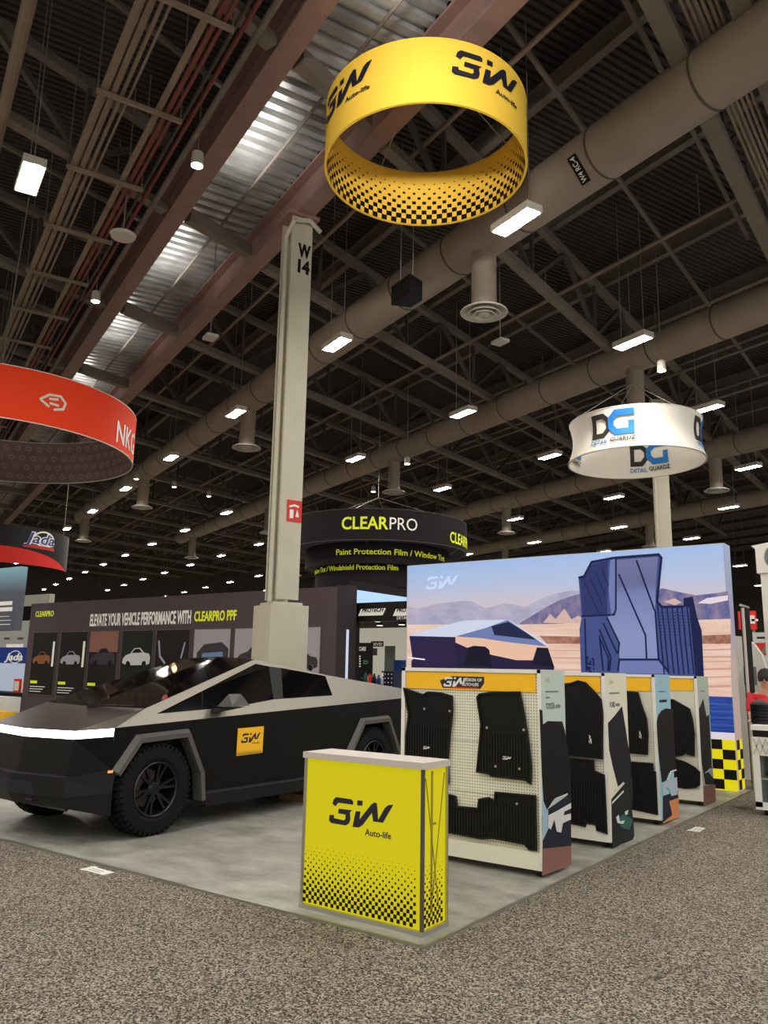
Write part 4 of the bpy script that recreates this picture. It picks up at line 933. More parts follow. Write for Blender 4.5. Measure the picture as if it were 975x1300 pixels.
# flanks with wheel arch cut-outs
flank = [(.52, 1.055), (-4.80, 1.275), (-4.86, .95), (-4.74, .60), (-4.33, .56), (-4.253, .581), (-3.995, 1.034), (-3.354, 1.014), (-3.098, .654), (-2.9, .37), (-.66, .37), (-.637, .57), (-.396, 1.014), (.268, .984), (.515, .667)]
for s in (1, -1):
    fr = lambda a, b, c, s=s: T(s * (.95 - .03 * max(0, (1.1 - b)) * .6 + c), a, b)
    MB().prism(flank, fr, -.03, 0).build('body_flank', 'satin_black', t)
    # shut lines
    mb = MB()
    for a, b, c, d in ((-.70, 1.118, -.70, .38), (-1.80, 1.158, -1.86, .38), (-2.83, 1.19, -2.80, .38)): mb.stroke([(a, b - .005), (c, d)], .007, fr, .0005, .002)
    mb.build('door_gap', 'black', t)
    # fender flares
    for k, pts in (('front', [(.515, .667), (.268, .984), (-.396, 1.014), (-.637, .57), (-.672, .28)]), ('rear', [(-2.90, .34), (-3.098, .654), (-3.354, 1.014), (-3.995, 1.034), (-4.253, .581), (-4.30, .46)])):
        cxm = (pts[1][0] + pts[2][0]) / 2
        mb = MB(); n = len(pts); P = [V(p) for p in pts]; cen = V((-.05 if k == 'front' else -3.66, .45)); 
        inn = []
        for i in range(n):
            d0 = (P[i] - P[i - 1]).normalized() if i else (P[1] - P[0]).normalized(); d1 = (P[i + 1] - P[i]).normalized() if i < n - 1 else d0
            nrm = [V((-d.y, d.x)) for d in (d0, d1)]; nrm = [x if x.dot(cen - P[i]) > 0 else -x for x in nrm]
            m_ = (nrm[0] + nrm[1]).normalized(); inn.append(P[i] + m_ * .085 / max(.4, m_.dot(nrm[0])))
        for i in range(n - 1):
            o0, o1, i0, i1 = P[i], P[i + 1], inn[i], inn[i + 1]
            L0, L1 = s * .935, s * 1.005; L2 = s * 1.0
            mb.add([T(L0, *o0), T(L0, *o1), T(L1, *(o1 * .55 + i1 * .45)), T(L1, *(o0 * .55 + i0 * .45)), T(L2, *i0), T(L2, *i1), T(s * .86, *i0), T(s * .86, *i1)],
                   [(0, 1, 2, 3), (3, 2, 5, 4), (4, 5, 7, 6)])
        mb.build('fender_flare', 'fender', t)
    mb = MB(); mb.add([T(s * .90, -.66, .37), T(s * .90, -2.93, .37), T(s * .965, -2.93, .33), T(s * .965, -.66, .33), T(s * .955, -.68, .20), T(s * .955, -2.9, .20), T(s * .75, -2.9, .17), T(s * .75, -.68, .17)], [(0, 1, 2, 3), (3, 2, 5, 4), (4, 5, 6, 7)]); mb.build('rocker_panel', 'plastic_dark', t)
    # windows
    nr = V((.905, 0, .2)); off = lambda p, d=.004: (s * (p[0] + d * .86), p[1], p[2] + d * .5)
    fw = [(.903, .0, 1.168), (.80, -.72, 1.40), (.677, -1.60, 1.690), (.692, -1.81, 1.663), (.884, -1.72, 1.281), (.905, -1.10, 1.212)]
    rw = [(.706, -2.02, 1.647), (.768, -2.80, 1.553), (.890, -2.81, 1.312), (.884, -1.885, 1.287)]
    pl = [(.692, -1.81, 1.663), (.706, -2.02, 1.647), (.884, -1.885, 1.287), (.884, -1.72, 1.281)]
    def pane(nm, m, pts, d=.006):
        mb = MB(); n = len(pts); vs = [T(*off(p, d)) for p in pts] + [T(*off(p, -.01)) for p in pts]
        mb.add(vs, [tuple(range(n))] + [(i, (i + 1) % n, n + (i + 1) % n, n + i) for i in range(n)]); return mb.build(nm, m, t)
    pane('front_side_window', 'glass_black', fw); pane('rear_side_window', 'glass_black', rw); pane('door_pillar', 'black', pl, .005)
    mb = MB(); mb.bar(T(*off((.888, -.60, 1.205), .008)), T(*off((.805, -.66, 1.375), .008)), .022, .008); mb.build('window_divider', 'black', t)
    # mirror
    MB().hull([T(s * a, b, c) for a, b, c in ((1.0, -.72, 1.225), (1.0, -1.02, 1.235), (1.22, -.74, 1.23), (1.22, -1.0, 1.24), (1.05, -.84, 1.36), (1.17, -.90, 1.365))]).build('wing_mirror', 'mirror_grey', t, bevel=.008)
    MB().hull([T(s * a, b, c) for a, b, c in ((.90, -.70, 1.15), (.90, -.86, 1.16), (1.06, -.76, 1.222), (1.06, -.9, 1.225), (.92, -.72, 1.20), (.92, -.86, 1.20), (1.2, -.76, 1.222), (1.2, -.96, 1.226))]).build('mirror_arm', 'black', t)
    MB().box(*sorted([T(s * .953, 0, 0).x, T(s * .962, 0, 0).x]), T(0, .512, 0).y, T(0, .565, 0).y, .650, .672).build('side_marker', 'amber_lamp', t)
# hood, glass roof, bed cover, tail
Gc = (0, .18, 1.214)
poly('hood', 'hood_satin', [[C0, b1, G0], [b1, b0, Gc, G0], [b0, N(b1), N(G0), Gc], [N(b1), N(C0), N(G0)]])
poly('windshield', 'glass_black', [[G0, Gc, (0, -1.62, 1.775), PK], [Gc, N(G0), N(PK), (0, -1.62, 1.775)]])
poly('glass_roof', 'glass_black', [[PK, (0, -1.62, 1.775), (0, -2.85, 1.59), RF], [(0, -1.62, 1.775), N(PK), N(RF), (0, -2.85, 1.59)]])
poly('bed_cover', 'satin_black', [[RF, N(RF), N(T1), T1]])
poly('tailgate', 'satin_black', [[T1, N(T1), N(T0), T0], [T0, N(T0), (-.94, -4.86, .95), (.94, -4.86, .95)], [(.94, -4.86, .95), (-.94, -4.86, .95), (-.92, -4.74, .5), (.92, -4.74, .5)]])
mb = MB(); mb.bar(T(.02, .2, 1.222), T(.75, .16, 1.238), .03, .02); mb.build('wiper', 'black', t)
# nose
lo = lambda p, dz=.078, df=.012: (p[0], p[1] + df, p[2] - dz)
top = [N(C0), N(b1), b0, b1, C0]
bar_t = [(p[0], p[1] + .006, p[2] - .004) for p in top]; bar_b = [lo(p) for p in top]
mb = MB()
for i in range(4): mb.add([T(*bar_t[i]), T(*bar_t[i + 1]), T(*bar_b[i + 1]), T(*bar_b[i])], [(0, 1, 2, 3)])
mb.build('light_bar', 'headlight', t)
fb = [(-.94, .50, .66), (-.74, .85, .625), (0, .91, .615), (.74, .85, .625), (.94, .50, .66)]
poly('front_fascia', 'satin_black', [[bar_b[i], bar_b[i + 1], fb[i + 1], fb[i]] for i in range(4)] + [[top[i], top[i + 1], bar_t[i + 1], bar_t[i]] for i in range(4)])
bt = [(-.955, .48, .655), (-.77, .90, .615), (0, .98, .605), (.77, .90, .615), (.955, .48, .655)]
bm_ = [(-.955, .50, .46), (-.79, .90, .44), (0, .99, .43), (.79, .90, .44), (.955, .50, .46)]
bl = [(-.93, .48, .24), (-.80, .84, .335), (0, .92, .33), (.80, .84, .335), (.93, .48, .24)]
bu = [(-.85, .3, .24), (-.75, .4, .30), (0, .4, .30), (.75, .4, .30), (.85, .3, .24)]
fs = []
for A_, B_ in ((fb, bt), (bt, bm_), (bm_, bl), (bl, bu)): fs += [[A_[i], A_[i + 1], B_[i + 1], B_[i]] for i in range(4)]
poly('front_bumper', 'plastic_dark', fs)
mb = MB()
mb.hull([T(*p) for p in ((-.62, .905, .55), (.62, .905, .55), (-.5, .93, .43), (.5, .93, .43), (0, .99, .55), (0, 1.0, .43), (-.6, .8, .5), (.6, .8, .5))]); mb.build('air_intake', 'black_soft', t)
for s in (-.42, .42): MB().tube([T(s - .05, .95, .40), T(s - .05, 1.01, .40), T(s + .05, 1.01, .40), T(s + .05, .95, .40)], .013, 8).build('tow_hook', 'black', t)
MB().hull([T(s * a, b, c) for s in (1, -1) for a, b, c in ((.72, .85, .345), (.72, .80, .30))]).build('lower_lip', 'fender', t)
# dark inner volume and underside
MB().box(T(-.70, 0, 0).x, T(.70, 0, 0).x, T(0, .42, 0).y, T(0, -4.7, 0).y, .26, 1.02).build('underbody', 'black_soft', t)
for s in (-1, 1):
    a, b = sorted((T(s * .68, 0, 0).x, T(s * .925, 0, 0).x)); MB().box(a, b, T(0, -.66, 0).y, T(0, -2.95, 0).y, .25, 1.08).build('cabin_side', 'black_soft', t)
# wheels
def wheel(l, f, s):
    c = V(T(l, f, .444)); yq = lambda x, y, h: c + V((s * h, x, y))     # h grows outwards from the tyre's inner face
    wd = .285
    ty = MB(); ty.lathe([(.245, .02), (.30, .0), (.40, .005), (.425, .03), (.432, .07), (.432, wd - .07), (.425, wd - .03), (.40, wd - .002), (.30, wd), (.262, wd - .02), (.25, wd - .04)], yq, 64)
    for i in range(44):
        a = 2 * PI * i / 44; u = V((0, math.cos(a), math.sin(a))); w_ = V((0, -math.sin(a), math.cos(a))); X = V((s, 0, 0))
        for h, dl in ((.055, 0), (.115, .035), (.17, 0), (.23, .035)):
            ty.obox(c + u * .436 + X * h + w_ * (dl - .017), X * .024, w_ * .021, u * .009)
        ty.obox(c + u * .417 + X * (wd - .012) + w_ * .01, X * .012, w_ * .015, u * .016)
    to = ty.build('tyre', 'tyre', t)
    rm = MB(); rm.lathe([(.262, wd - .02), (.255, wd - .008), (.245, wd - .012), (.232, wd - .05), (.225, .06), (.05, .06)], yq, 48)
    ro = rm.build('rim', 'rim', t, smooth=True)
    MB().lathe([(.257, wd - .02), (.262, wd - .012), (.254, wd - .004), (.248, wd - .012)], yq, 48, True).build('rim_lip', 'rim_edge', ro, smooth=True)
    for i in range(6):
        for d in (-.16, .16):
            a = 2 * PI * i / 6 + d + .2; a0 = 2 * PI * i / 6 + d * .45 + .2
            p0 = yq(.06 * math.cos(a0), .06 * math.sin(a0), wd - .05); p1 = yq(.175 * math.cos(a), .175 * math.sin(a), wd - .04); p2 = yq(.245 * math.cos(a), .245 * math.sin(a), wd - .03)
            sp_ = MB(); sp_.bar(p0, p1, .028, .035, V((1, 0, 0))); sp_.bar(p1, p2, .024, .03, V((1, 0, 0))); sp_.build('spoke', 'rim', ro)
    MB().lathe([(.001, wd - .02), (.05, wd - .022), (.075, wd - .045), (.075, .1)], yq, 24).build('hub', 'rim', ro, smooth=True)
    for i in range(6): a = 2 * PI * i / 6; p = yq(.058 * math.cos(a), .058 * math.sin(a), wd - .045); MB().cyl(p, p + V((s * .022, 0, 0)), .01, n=6).build('lug_nut', 'rim_edge', ro)
    MB().cyl(yq(0, 0, .09), yq(0, 0, .12), .18, n=32).build('brake_disc', 'steel_dark', ro)
for f in (0, -3.63):
    wheel(.70, f, 1); wheel(-.70, f, -1)
# door sticker
fr = lambda a, b, c: T(.9525 + c - .03 * max(0, 1.1 - b) * .6, -1.10 - a, b)
st = MB().prism([(0, .682), (.41, .689), (.41, .985), (0, .978)], fr, 0, .002).build('door_sticker', 'yellow_print', t)
logo_full(MB(), lambda a, b, c: fr(a, b + .0, c), .06, .815, .30, .0022, .001, 1.05).build('logo', 'ink', st)
mb = MB(); halftone(mb, fr, .002, .408, .690, .024, 4, lambda s: 1 - .7 * s, .0022, .001); mb.build('checker_pattern', 'ink', st)

# ================================================================ FILM MAKER'S WALL
YW = 9.3
t = thing('booth_wall', (-14, YW, 0), 'long dark plum booth wall with car pictures and a white and lime slogan', 'booth wall')
PW = lambda x, y: (lambda p: (p.x, p.z))(aty(x, y, YW))
xl, xr, zt = PW(37, 769)[0] + .12, PW(440, 742)[0] - .25, 3.45
MB().box(xl, xr, YW, YW + .3, 0, zt).build('wall_panel', 'wall_plum', t)
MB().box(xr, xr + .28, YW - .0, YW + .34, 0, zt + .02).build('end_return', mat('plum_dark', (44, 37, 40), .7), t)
MB().box(xr + .28, xr + .32, YW + .0, YW + .04, 0, 2.5).build('edge_strip', lit('strip_light', (200, 205, 230), .9), t)
def wtext(s, x0_, x1_, y0_, y1_, m, b=0, cond=None):
    (a, c), (d, e) = PW(x0_, y0_), PW(x1_, y0_)
    hgt = PW(x0_, y1_)[1] - c
    MB().text(s, lambda p, q, r: V((a + p, YW - r, c + q)), hgt, d - a, .004, b, t=.002).build('slogan', m, t)
wtext('CLEARPRO', 45, 68, 783, 776, 'lime', .02)
wtext('ELEVATE YOUR VEHICLE PERFORMANCE WITH', 114, 242, 794.5, 779.5, 'text_white', .03)
wtext('CLEARPRO PPF', 246.5, 300, 788.5, 776, 'lime', .03)
def car(fr, x, z, w, m, mw, par, c):
    body = [(0, .1), (.02, .2), (.1, .27), (.28, .32), (.42, .44), (.62, .45), (.78, .34), (.95, .32), (1, .24), (.99, .1), (.88, .06), (.86, .14), (.78, .16), (.72, .06), (.32, .05), (.28, .13), (.2, .14), (.14, .06)]
    MB().prism([(x + a * w, z + b * w) for a, b in body], fr, c, c + .003).build('printed_car', m, par)
    MB().prism([(x + a * w, z + b * w) for a, b in ((.33, .33), (.44, .42), (.6, .43), (.72, .34))], fr, c + .003, c + .005).build('printed_glass', mw, par)
    mb = MB()
    for q in (.21, .79): mb.prism([(x + (q + .07 * math.cos(i * PI / 6)) * w, z + (.08 + .07 * math.sin(i * PI / 6)) * w) for i in range(12)], fr, c + .003, c + .006)
    mb.build('printed_wheels', mw, par)
pr('pic_dark', (30, 27, 28)); pr('pic_frame', (96, 86, 84)); pr('pic_dusk', (150, 104, 88)); pr('pic_pale', (176, 168, 178)); pr('pic_green', (30, 34, 32)); pr('car_bronze', (150, 96, 60)); pr('car_silver', (176, 178, 190)); pr('car_dark', (66, 62, 66)); pr('car_white', (222, 222, 222)); pr('car_ink', (20, 20, 24)); pr('car_screen', (120, 150, 190))
fr = yfr(YW)
for i, (pa, pb, bg, cm, kind) in enumerate([(43, 74.5, 'pic_dark', 'car_bronze', 'light'), (78, 113, 'pic_dark', 'car_silver', 'light'), (115, 152, 'pic_dusk', 'car_dark', ''), (156, 196, 'pic_green', 'car_white', ''), (199, 242.5, 'pic_dark', 'car_ink', 'curve'), (247, 294, 'pic_pale', 'car_dark', 'screen'), (298.5, 358, 'pic_pale', 'car_dark', ''), (362, 408, 'pic_pale', 'car_dark', '')]):
    xa_, ztp = PW(pa, 810.5 - 9 * (pa - 43) / 365); xb_ = PW(pb, 800)[0]; ztp = 2.58; zb = .75; w_ = xb_ - xa_
    p = MB().box(xa_, xb_, YW - .012, YW, zb, ztp).build('picture_panel', bg, t)
    mb = MB(); mb.stroke([(xa_, zb), (xb_, zb), (xb_, ztp), (xa_, ztp)], .03, fr, .012, .016, True); mb.build('picture_frame', 'pic_frame', p)
    if bg == 'pic_dusk': MB().box(xa_ + .02, xb_ - .02, YW - .0135, YW - .012, zb + .02, 2.0).build('printed_ground', 'pic_dark', p)
    if kind == 'light': MB().box(xb_ - .2, xb_ - .1, YW - .015, YW - .012, 1.58, 2.3).build('printed_light', 'text_white', p)
    if kind == 'curve':
        mb = MB(); mb.stroke([(xa_ + .12, 2.3), (xa_ + .2, 1.9), (xa_ + .42, 1.72)], .06, fr, .013, .016); mb.stroke([(xb_ - .18, 2.25), (xb_ - .3, 1.85)], .05, fr, .013, .016); mb.build('printed_light', 'car_silver', p)
    elif kind == 'screen':
        MB().prism([(xa_ + .1, 1.55), (xa_ + .15, 2.0), (xa_ + .4, 2.2), (xb_ - .3, 2.25), (xb_ - .06, 2.1), (xb_ - .06, 1.55)], fr, .013, .016).build('printed_windscreen', 'car_dark', p)
        MB().prism([(xa_ + .3, 1.6), (xa_ + .35, 1.98), (xb_ - .25, 2.02), (xb_ - .2, 1.6)], fr, .017, .02).build('printed_screen', 'car_screen', p)
    else: car(fr, xa_ + .06 * w_, 1.6, w_ * (.72 if kind == 'light' else .88), cm, 'car_ink', p, .014)
    if i < 3:
        MB().text(('Matte', 'Stealth', 'Satin')[i] if False else 'Matte', lambda a, b, c: V((xa_ + .06 + a, YW - c, 1.05 + b)), .1, .42, .003, 0, t=.014).build('caption', 'lime', p) if False else MB().box(xa_ + .06, xa_ + .42, YW - .015, YW - .012, 1.08, 1.16).build('caption', 'lime', p)
        for k in range(3): MB().box(xa_ + .06, xa_ + .85 - .1 * k, YW - .015, YW - .012, .98 - .07 * k, 1.0 - .07 * k).build('small_print', 'text_white', p)
# lit fascia running back from the wall's right end
XF = xr - .3
t = thing('canopy_fascia', (XF, 14, 2.8), 'dark canopy edge with pale blue lit band running back in the gap', 'canopy')
za_, zb_ = atx(443, 742, XF).z, atx(443, 768, XF).z
MB().box(XF - .5, XF, 10.1, 24, za_ - .10, za_ + .10).build('edge_beam', 'clear_black', t)
MB().box(XF - .02, XF + .01, 10.1, 24, zb_ - .1, za_ - .10).build('lit_band', lit('band_light', (176, 210, 246), .95), t)
MB().box(XF - .4, XF - .02, 10.1, 24, zb_ - .1, za_ - .10).build('band_box', 'clear_black', t)
for y in (10.4, 23.5): MB().box(XF - .35, XF - .15, y - .1, y + .1, 0, zb_ - .1).build('support_post', 'clear_black', t)
# neighbour booth seen through the gap
YP = 9.75
PP = lambda x, y: (lambda p: (p.x, p.z))(aty(x, y, YP))
t = thing('header_sign', (-9, YP, 2.6), 'black header beam with two white slanted word plates in the gap', 'header sign')
(xa_, za_), (xb_, zb_) = PP(446, 767), PP(530, 787)
MB().box(xa_, xb_ + 1.5, YP, YP + .25, zb_, za_ + .02).build('beam', 'black', t)
fr = yfr(YP)
for (p0, p1, s_) in ((455, 490, 'PROTECH'), (499, 534, 'PROTECH')):
    (c0, d0), (c1, d1) = PP(p0, 782), PP(p1, 772)
    pl = MB().prism([(c0, d0), (c1 - .08, d0), (c1, d1), (c0 + .08, d1)], fr, 0, .01).build('word_plate', 'text_white', t)
    MB().text(s_, lambda a, b, c: fr(c0 + .1 + a, d0 + .08 + b, c), (d1 - d0) * .6, (c1 - c0) * .8, .004, .03, .25, t=.011).build('lettering', 'black', pl)
(c0, d0) = PP(504, 784); MB().text('DETAIL', lambda a, b, c: fr(c0 + a, d0 - .04 + b, c), .07, .3, .003, 0, t=.002).build('lettering', 'text_white', t)
for x in (PP(446.5, 800)[0], xb_ + 1.4): MB().box(x - .07, x + .07, YP + .03, YP + .2, 0, zb_).build('support_post', 'black', t)
# far pale wall of that booth
YF = 21.0
PF = lambda x, y: (lambda p: (p.x, p.z))(aty(x, y, YF))
(xa_, za_), (xb_, _) = PF(440, 798), PF(530, 798)
t = thing('pale_booth_wall', ((xa_ + xb_) / 2, YF, 0), 'pale cream booth wall at the back of the gap', 'booth wall')
MB().box(xa_, xb_ + 2, YF, YF + .2, 0, za_).build('wall_panel', lit('cream_glow', (214, 208, 188), .5), t)  # booth lighting put into the wall itself as a glow
fr = yfr(YF)
(c0, d0), (c1, d1) = PF(471, 821), PF(487, 814)
MB().prism([(c0, d0), (c1, d0), (c1, d1), (c0, d1)], fr, 0, .02).build('word_plate', 'black', t)
MB().text('DIVE!', lambda a, b, c: fr(c0 + .04 + a, d0 + .04 + b, c), (d1 - d0) * .55, (c1 - c0) * .85, .004, .03, t=.022).build('lettering', 'text_white', t)
(c0, d0), (c1, d1) = PF(469, 832), PF(479, 823); MB().prism([(c0, d0), (c1, d0), (c1, d1), (c0, d1)], fr, 0, .02).build('grey_plate', 'steel_dark', t)
(c0, d0), (c1, d1) = PF(488, 870), PF(502, 820); MB().prism([(c0, d0 - .4), (c1, d0 - .4), (c1, d1), (c0, d1)], fr, 0, .02).build('grey_picture', 'print_grey', t)
for px, py in ((453, 791), (479, 789), (482, 794), (510, 793)):
    P = aty(px, py, 19.0); q_ = thing('booth_spot', P, 'small white downlight under the dark canopy in the gap', 'spot lamp', 'downlights in the gap')
    MB().cyl(P, P + Z * .1, .12, n=16).build('spot_housing', 'black', q_); MB().cyl(P - Z * .012, P - Z * .002, .11, n=16).build('spot_lens', lit('spot_white', (250, 245, 235), 3) if 'spot_white' not in MATS else 'spot_white', q_)
za_ = aty(453, 789, 19).z + .1
ob = MB().box(PF(440, 800)[0] + .3, PF(520, 800)[0] + 2, 16.5, 20.9, za_, za_ + .12).build('dark_canopy', 'steel_dark'); tag(ob, 'dark canopy slab above the pale booth wall in the gap', 'canopy')
# CARE banner
YC = 17.0
a_, b_ = aty(450, 872, YC), aty(472, 816, YC)
t = thing('care_banner', ((a_.x + b_.x) / 2, YC, 0), 'black upright banner reading CARE in the gap beside the plum wall', 'banner')
MB().box(a_.x, b_.x, YC, YC + .08, 0.02, b_.z).build('banner_panel', 'black', t); MB().box(a_.x, b_.x, YC - .15, YC + .25, 0, .03).build('banner_foot', 'steel_dark', t)
p = aty(456, 826, YC); MB().text('CARE', lambda a, b, c: V((p.x + a, YC - c, p.z + b)), .13, .28, .003, .02, t=.003).build('lettering', 'text_white', t)
p1_ = aty(461, 843, YC); MB().text('3D', lambda a, b, c: V((p1_.x + a, YC - c, p1_.z + b)), .13, .2, .003, 0, t=.003).build('lettering', mat('mint', (90, 170, 150), .6), t)
for k in range(5): p = aty(456, 834 + 3.2 * k, YC); MB().box(p.x, p.x + .06, YC - .004, YC, p.z, p.z + .045).build('printed_icon', 'text_white', t)
# blue boxes and dark stock in the gap
def stand(name, lab, cat, px0, px1, py0, Y, dep, m, base=0):
    a, b = aty(px0, py0, Y), aty(px1, py0, Y)
    t = thing(name, ((a.x + b.x) / 2, Y + dep / 2, base), lab, cat)
    return t, a.x, b.x, a.z
mat('box_blue', (24, 70, 140), .6); mat('drum_blue', (26, 34, 66), .5)
t, a, b, z = stand('blue_cabinet', 'blue cabinet standing behind the left edge of the nearest rack', 'cabinet', 500, 522, 838, 12.6, .5, None)
MB().box(a, b, 12.6, 13.1, .04, z).build('carcass', 'box_blue', t, bevel=.02); MB().box(a + .02, b - .02, 12.585, 12.6, .1, z - .08).build('door', 'box_blue', t, bevel=.006); MB().box(a + .04, b - .04, 12.65, 13.05, 0, .04).build('plinth', 'black', t)
t, a, b, z = stand('dotted_cube', 'dark blue cube with white dots beside the blue cabinet', 'display cube', 487, 499.5, 852, 11.9, .4, None)
MB().box(a, b, 11.9, 12.3, 0.0, z).build('cube_body', 'drum_blue', t, bevel=.02)
mb = MB()
for i in range(3):
    for j in range(5): mb.cyl((a + .05 + i * (b - a - .1) / 2, 11.9, z - .07 - j * .1), (a + .05 + i * (b - a - .1) / 2, 11.892, z - .07 - j * .1), .018, n=10)
mb.build('white_dots', 'white', t)
t, a, b, z = stand('stock_table', 'dark table crowded with car care bottles in the gap', 'table', 452, 488, 868, 14.2, .6, None)
MB().box(a, b, 14.2, 14.8, z - .04, z).build('table_top', 'steel_dark', t, bevel=.006)
for x in (a + .06, b - .06):
    for y in (14.26, 14.74): MB().box(x - .025, x + .025, y - .025, y + .025, 0, z - .04).build('leg', 'steel_dark', t)
cols = ['black', 'print_car', 'print_teal', 'black', 'red_print', 'print_grey', 'black', 'white', 'box_blue', 'black', 'print_car', 'black']
names_ = {'black': 'black', 'print_car': 'pale grey', 'print_teal': 'teal', 'red_print': 'red', 'print_grey': 'grey', 'white': 'white', 'box_blue': 'blue'}
for i, m in enumerate(cols):
    x = a + .07 + (b - a - .14) * i / 11; y = 14.35 + .28 * (i % 2); hh = .22 + .16 * ((i * 7) % 5) / 4
    t = thing('care_bottle', (x, y, z), '%s car care bottle standing in the crowd on the dark table in the gap' % names_[m], 'bottle', 'bottles on the dark table')
    fr = lambda p, q, h, x=x, y=y: V((x + p, y + q, z + h))
    MB().lathe([(.001, 0), (.05, 0), (.055, .02), (.055, hh * .65), (.02, hh * .8), (.02, hh * .86), (.001, hh * .86)], fr, 14).build('bottle_body', m, t, smooth=True); MB().lathe([(.001, hh * .86), (.025, hh * .86), (.025, hh), (.001, hh)], fr, 12).build('cap', 'black', t)

# ================================================================ LEFT BACKGROUND
P = atz(88, 692, 5.6); dr = V((P.x - CAM.x, P.y - CAM.y, 0)).normalized(); R = 2.3
cc = P - V((dr.y, -dr.x, 0)) * R; cx, cy = cc.x, cc.y
nearp = V((cx, cy, 0)) - dr * R
z1 = zat(664, nearp.x, nearp.y); z0 = zat(712, nearp.x, nearp.y)
t = ring('curved_banner', cx, cy, R, z0, z1, 'black', 'black', 'black curved hanging sign with a blue outlined word and red swoosh at the left edge', arc=(math.atan2(-dr.y, -dr.x) - 1.45, math.atan2(-dr.y, -dr.x) + 1.45))
ta, za = cyl_hit(-60, 700, cx, cy, R); tb, zb = cyl_hit(84, 709, cx, cy, R); Wd = (tb - ta) * R
fr = cfr(cx, cy, R, z0, ta)
hh = z1 - z0
mb = MB(); n = 24
for i in range(n):
    a0_, a1_ = Wd * i / n, Wd * (i + 1) / n; f0, f1 = .46 * hh * (1 - (i / n) ** 3), .46 * hh * (1 - ((i + 1) / n) ** 3)
    mb.prism([(a0_, 0), (a1_, 0), (a1_, max(f1, .002)), (a0_, f0)], fr, .004, .008)
mb.build('red_swoosh', 'red_print', t)
ta, za = cyl_hit(30, 692, cx, cy, R); tb, zb = cyl_hit(69, 690, cx, cy, R); Wd = (tb - ta) * R
fr = cfr(cx, cy, R, z0 + hh * .60, ta)
mb = MB(); mb.stroke([(Wd * .62 + Wd * .34 * math.cos(i * PI / 10), .16 + .23 * math.sin(i * PI / 10)) for i in range(20)], .05, fr, .004, .006, True)
mb.text('Jada', fr, .34, Wd, .004, .07, .25, t=.007); mb.build('lettering', 'text_white', t)
MB().text('Jada', fr, .34, Wd * .98, .004, .015, .25, t=.013).build('lettering', 'jada_blue', t)
MB().stroke([(-.02, -.11), (Wd, -.11)], .1, fr, .010, .013, seg=.1).build('word_strip', 'red_sign', t)
def PY(Y): return lambda x, y: (lambda p: (p.x, p.z))(aty(x, y, Y))
# dark display tower
Y = 13.0; Q = PY(Y); (a, zt_) = Q(-40, 726); (b, zb_) = Q(18, 800)
t = thing('display_tower', ((a + b) / 2, Y, 0), 'tall dark teal display tower with white lines of text at the left edge', 'display')
MB().box(a, b, Y, Y + .3, zb_, zt_).build('screen_panel', ramp_lit('teal_screen', [(0, (24, 28, 34)), (.6, (34, 48, 56)), (1, (120, 168, 176))], zb_, zt_, .7), t); MB().box(a + .3, a + 1.0, Y + .05, Y + .25, 0, zb_).build('tower_post', 'black', t)
for k, (yy, hh, x1_) in enumerate(((763, 7, 16), (770.5, 7, 16), (782, 2, 12), (787, 2, 14), (792, 2, 13))):
    (c, d), (e, f) = Q(-20, yy + hh), Q(x1_, yy); MB().box(c, e, Y - .006, Y, d, f).build('text_line', 'text_white', t)
Y = 16.5; Q = PY(Y); (a, zt_) = Q(-60, 752); (b, zb_) = Q(60, 790)
t = thing('white_booth_wall', ((a + b) / 2, Y, 0), 'pale booth wall with a black top band far left behind the plum wall', 'booth wall')
MB().box(a, b, Y, Y + .2, 0, Q(30, 788)[1]).build('wall_panel', lit('pale_glow', (206, 204, 190), .3), t); MB().box(a, b, Y - .05, Y + .2, Q(30, 788)[1], Q(30, 770)[1]).build('top_band', 'black', t); MB().box(a, b, Y, Y + .25, Q(30, 770)[1], Q(30, 756)[1]).build('cornice', lit('pale_glow2', (196, 190, 168), .3), t)  # wall and cornice carry a faint glow in place of light falling on them
(c, d) = Q(14, 783); MB().prism([(c, d), (c + .9, d), (c + .7, d + .25), (c + .5, d + .1), (c + .35, d + .3)], yfr(Y - .05), 0, .01).build('wing_mark', 'print_grey', t)
for px in (5, 22):
    (c, d) = Q(px, 812); MB().box(c, c + .5, Y - .005, Y, d, d + .1).build('small_print', 'print_grey', t)
# blue topped lightbox
Y = 12.0; Q = PY(Y); (a, zt_) = Q(-50, 822); (b, zb_) = Q(31, 868); zm = Q(20, 842)[1]
t = thing('lightbox_counter', ((a + b) / 2, Y, 0), 'lightbox with blue top band and white outlined word at the left edge', 'lightbox')
MB().box(a, b, Y, Y + .4, 0, zm).build('lower_panel', lit('ice_lit', (186, 198, 216), .6), t); MB().box(a, b, Y - .01, Y + .4, zm, zt_).build('top_band', lit('blue_lit', (24, 44, 104), .8), t)
(c, d), (e, f) = Q(6, 838), Q(30, 828)
MB().text('Jada', lambda p, q_, r: V((c + p, Y - .01 - r, d + q_)), (f - d) * .9, e - c, .004, .03, .25, t=.002).build('lettering', 'text_white', t)
mb = MB(); mb.stroke([((c + e) / 2 + .1 + .42 * math.cos(i * PI / 10), d + .12 + .22 * math.sin(i * PI / 10)) for i in range(20)], .03, yfr(Y - .01), .001, .003, True); mb.build('swoosh_ring', 'text_white', t)
MB().box(Q(8, 822)[0], Q(26, 822)[0], Y - .01, Y + .1, zt_, zt_ + .12).build('top_lamp', 'text_white', t)
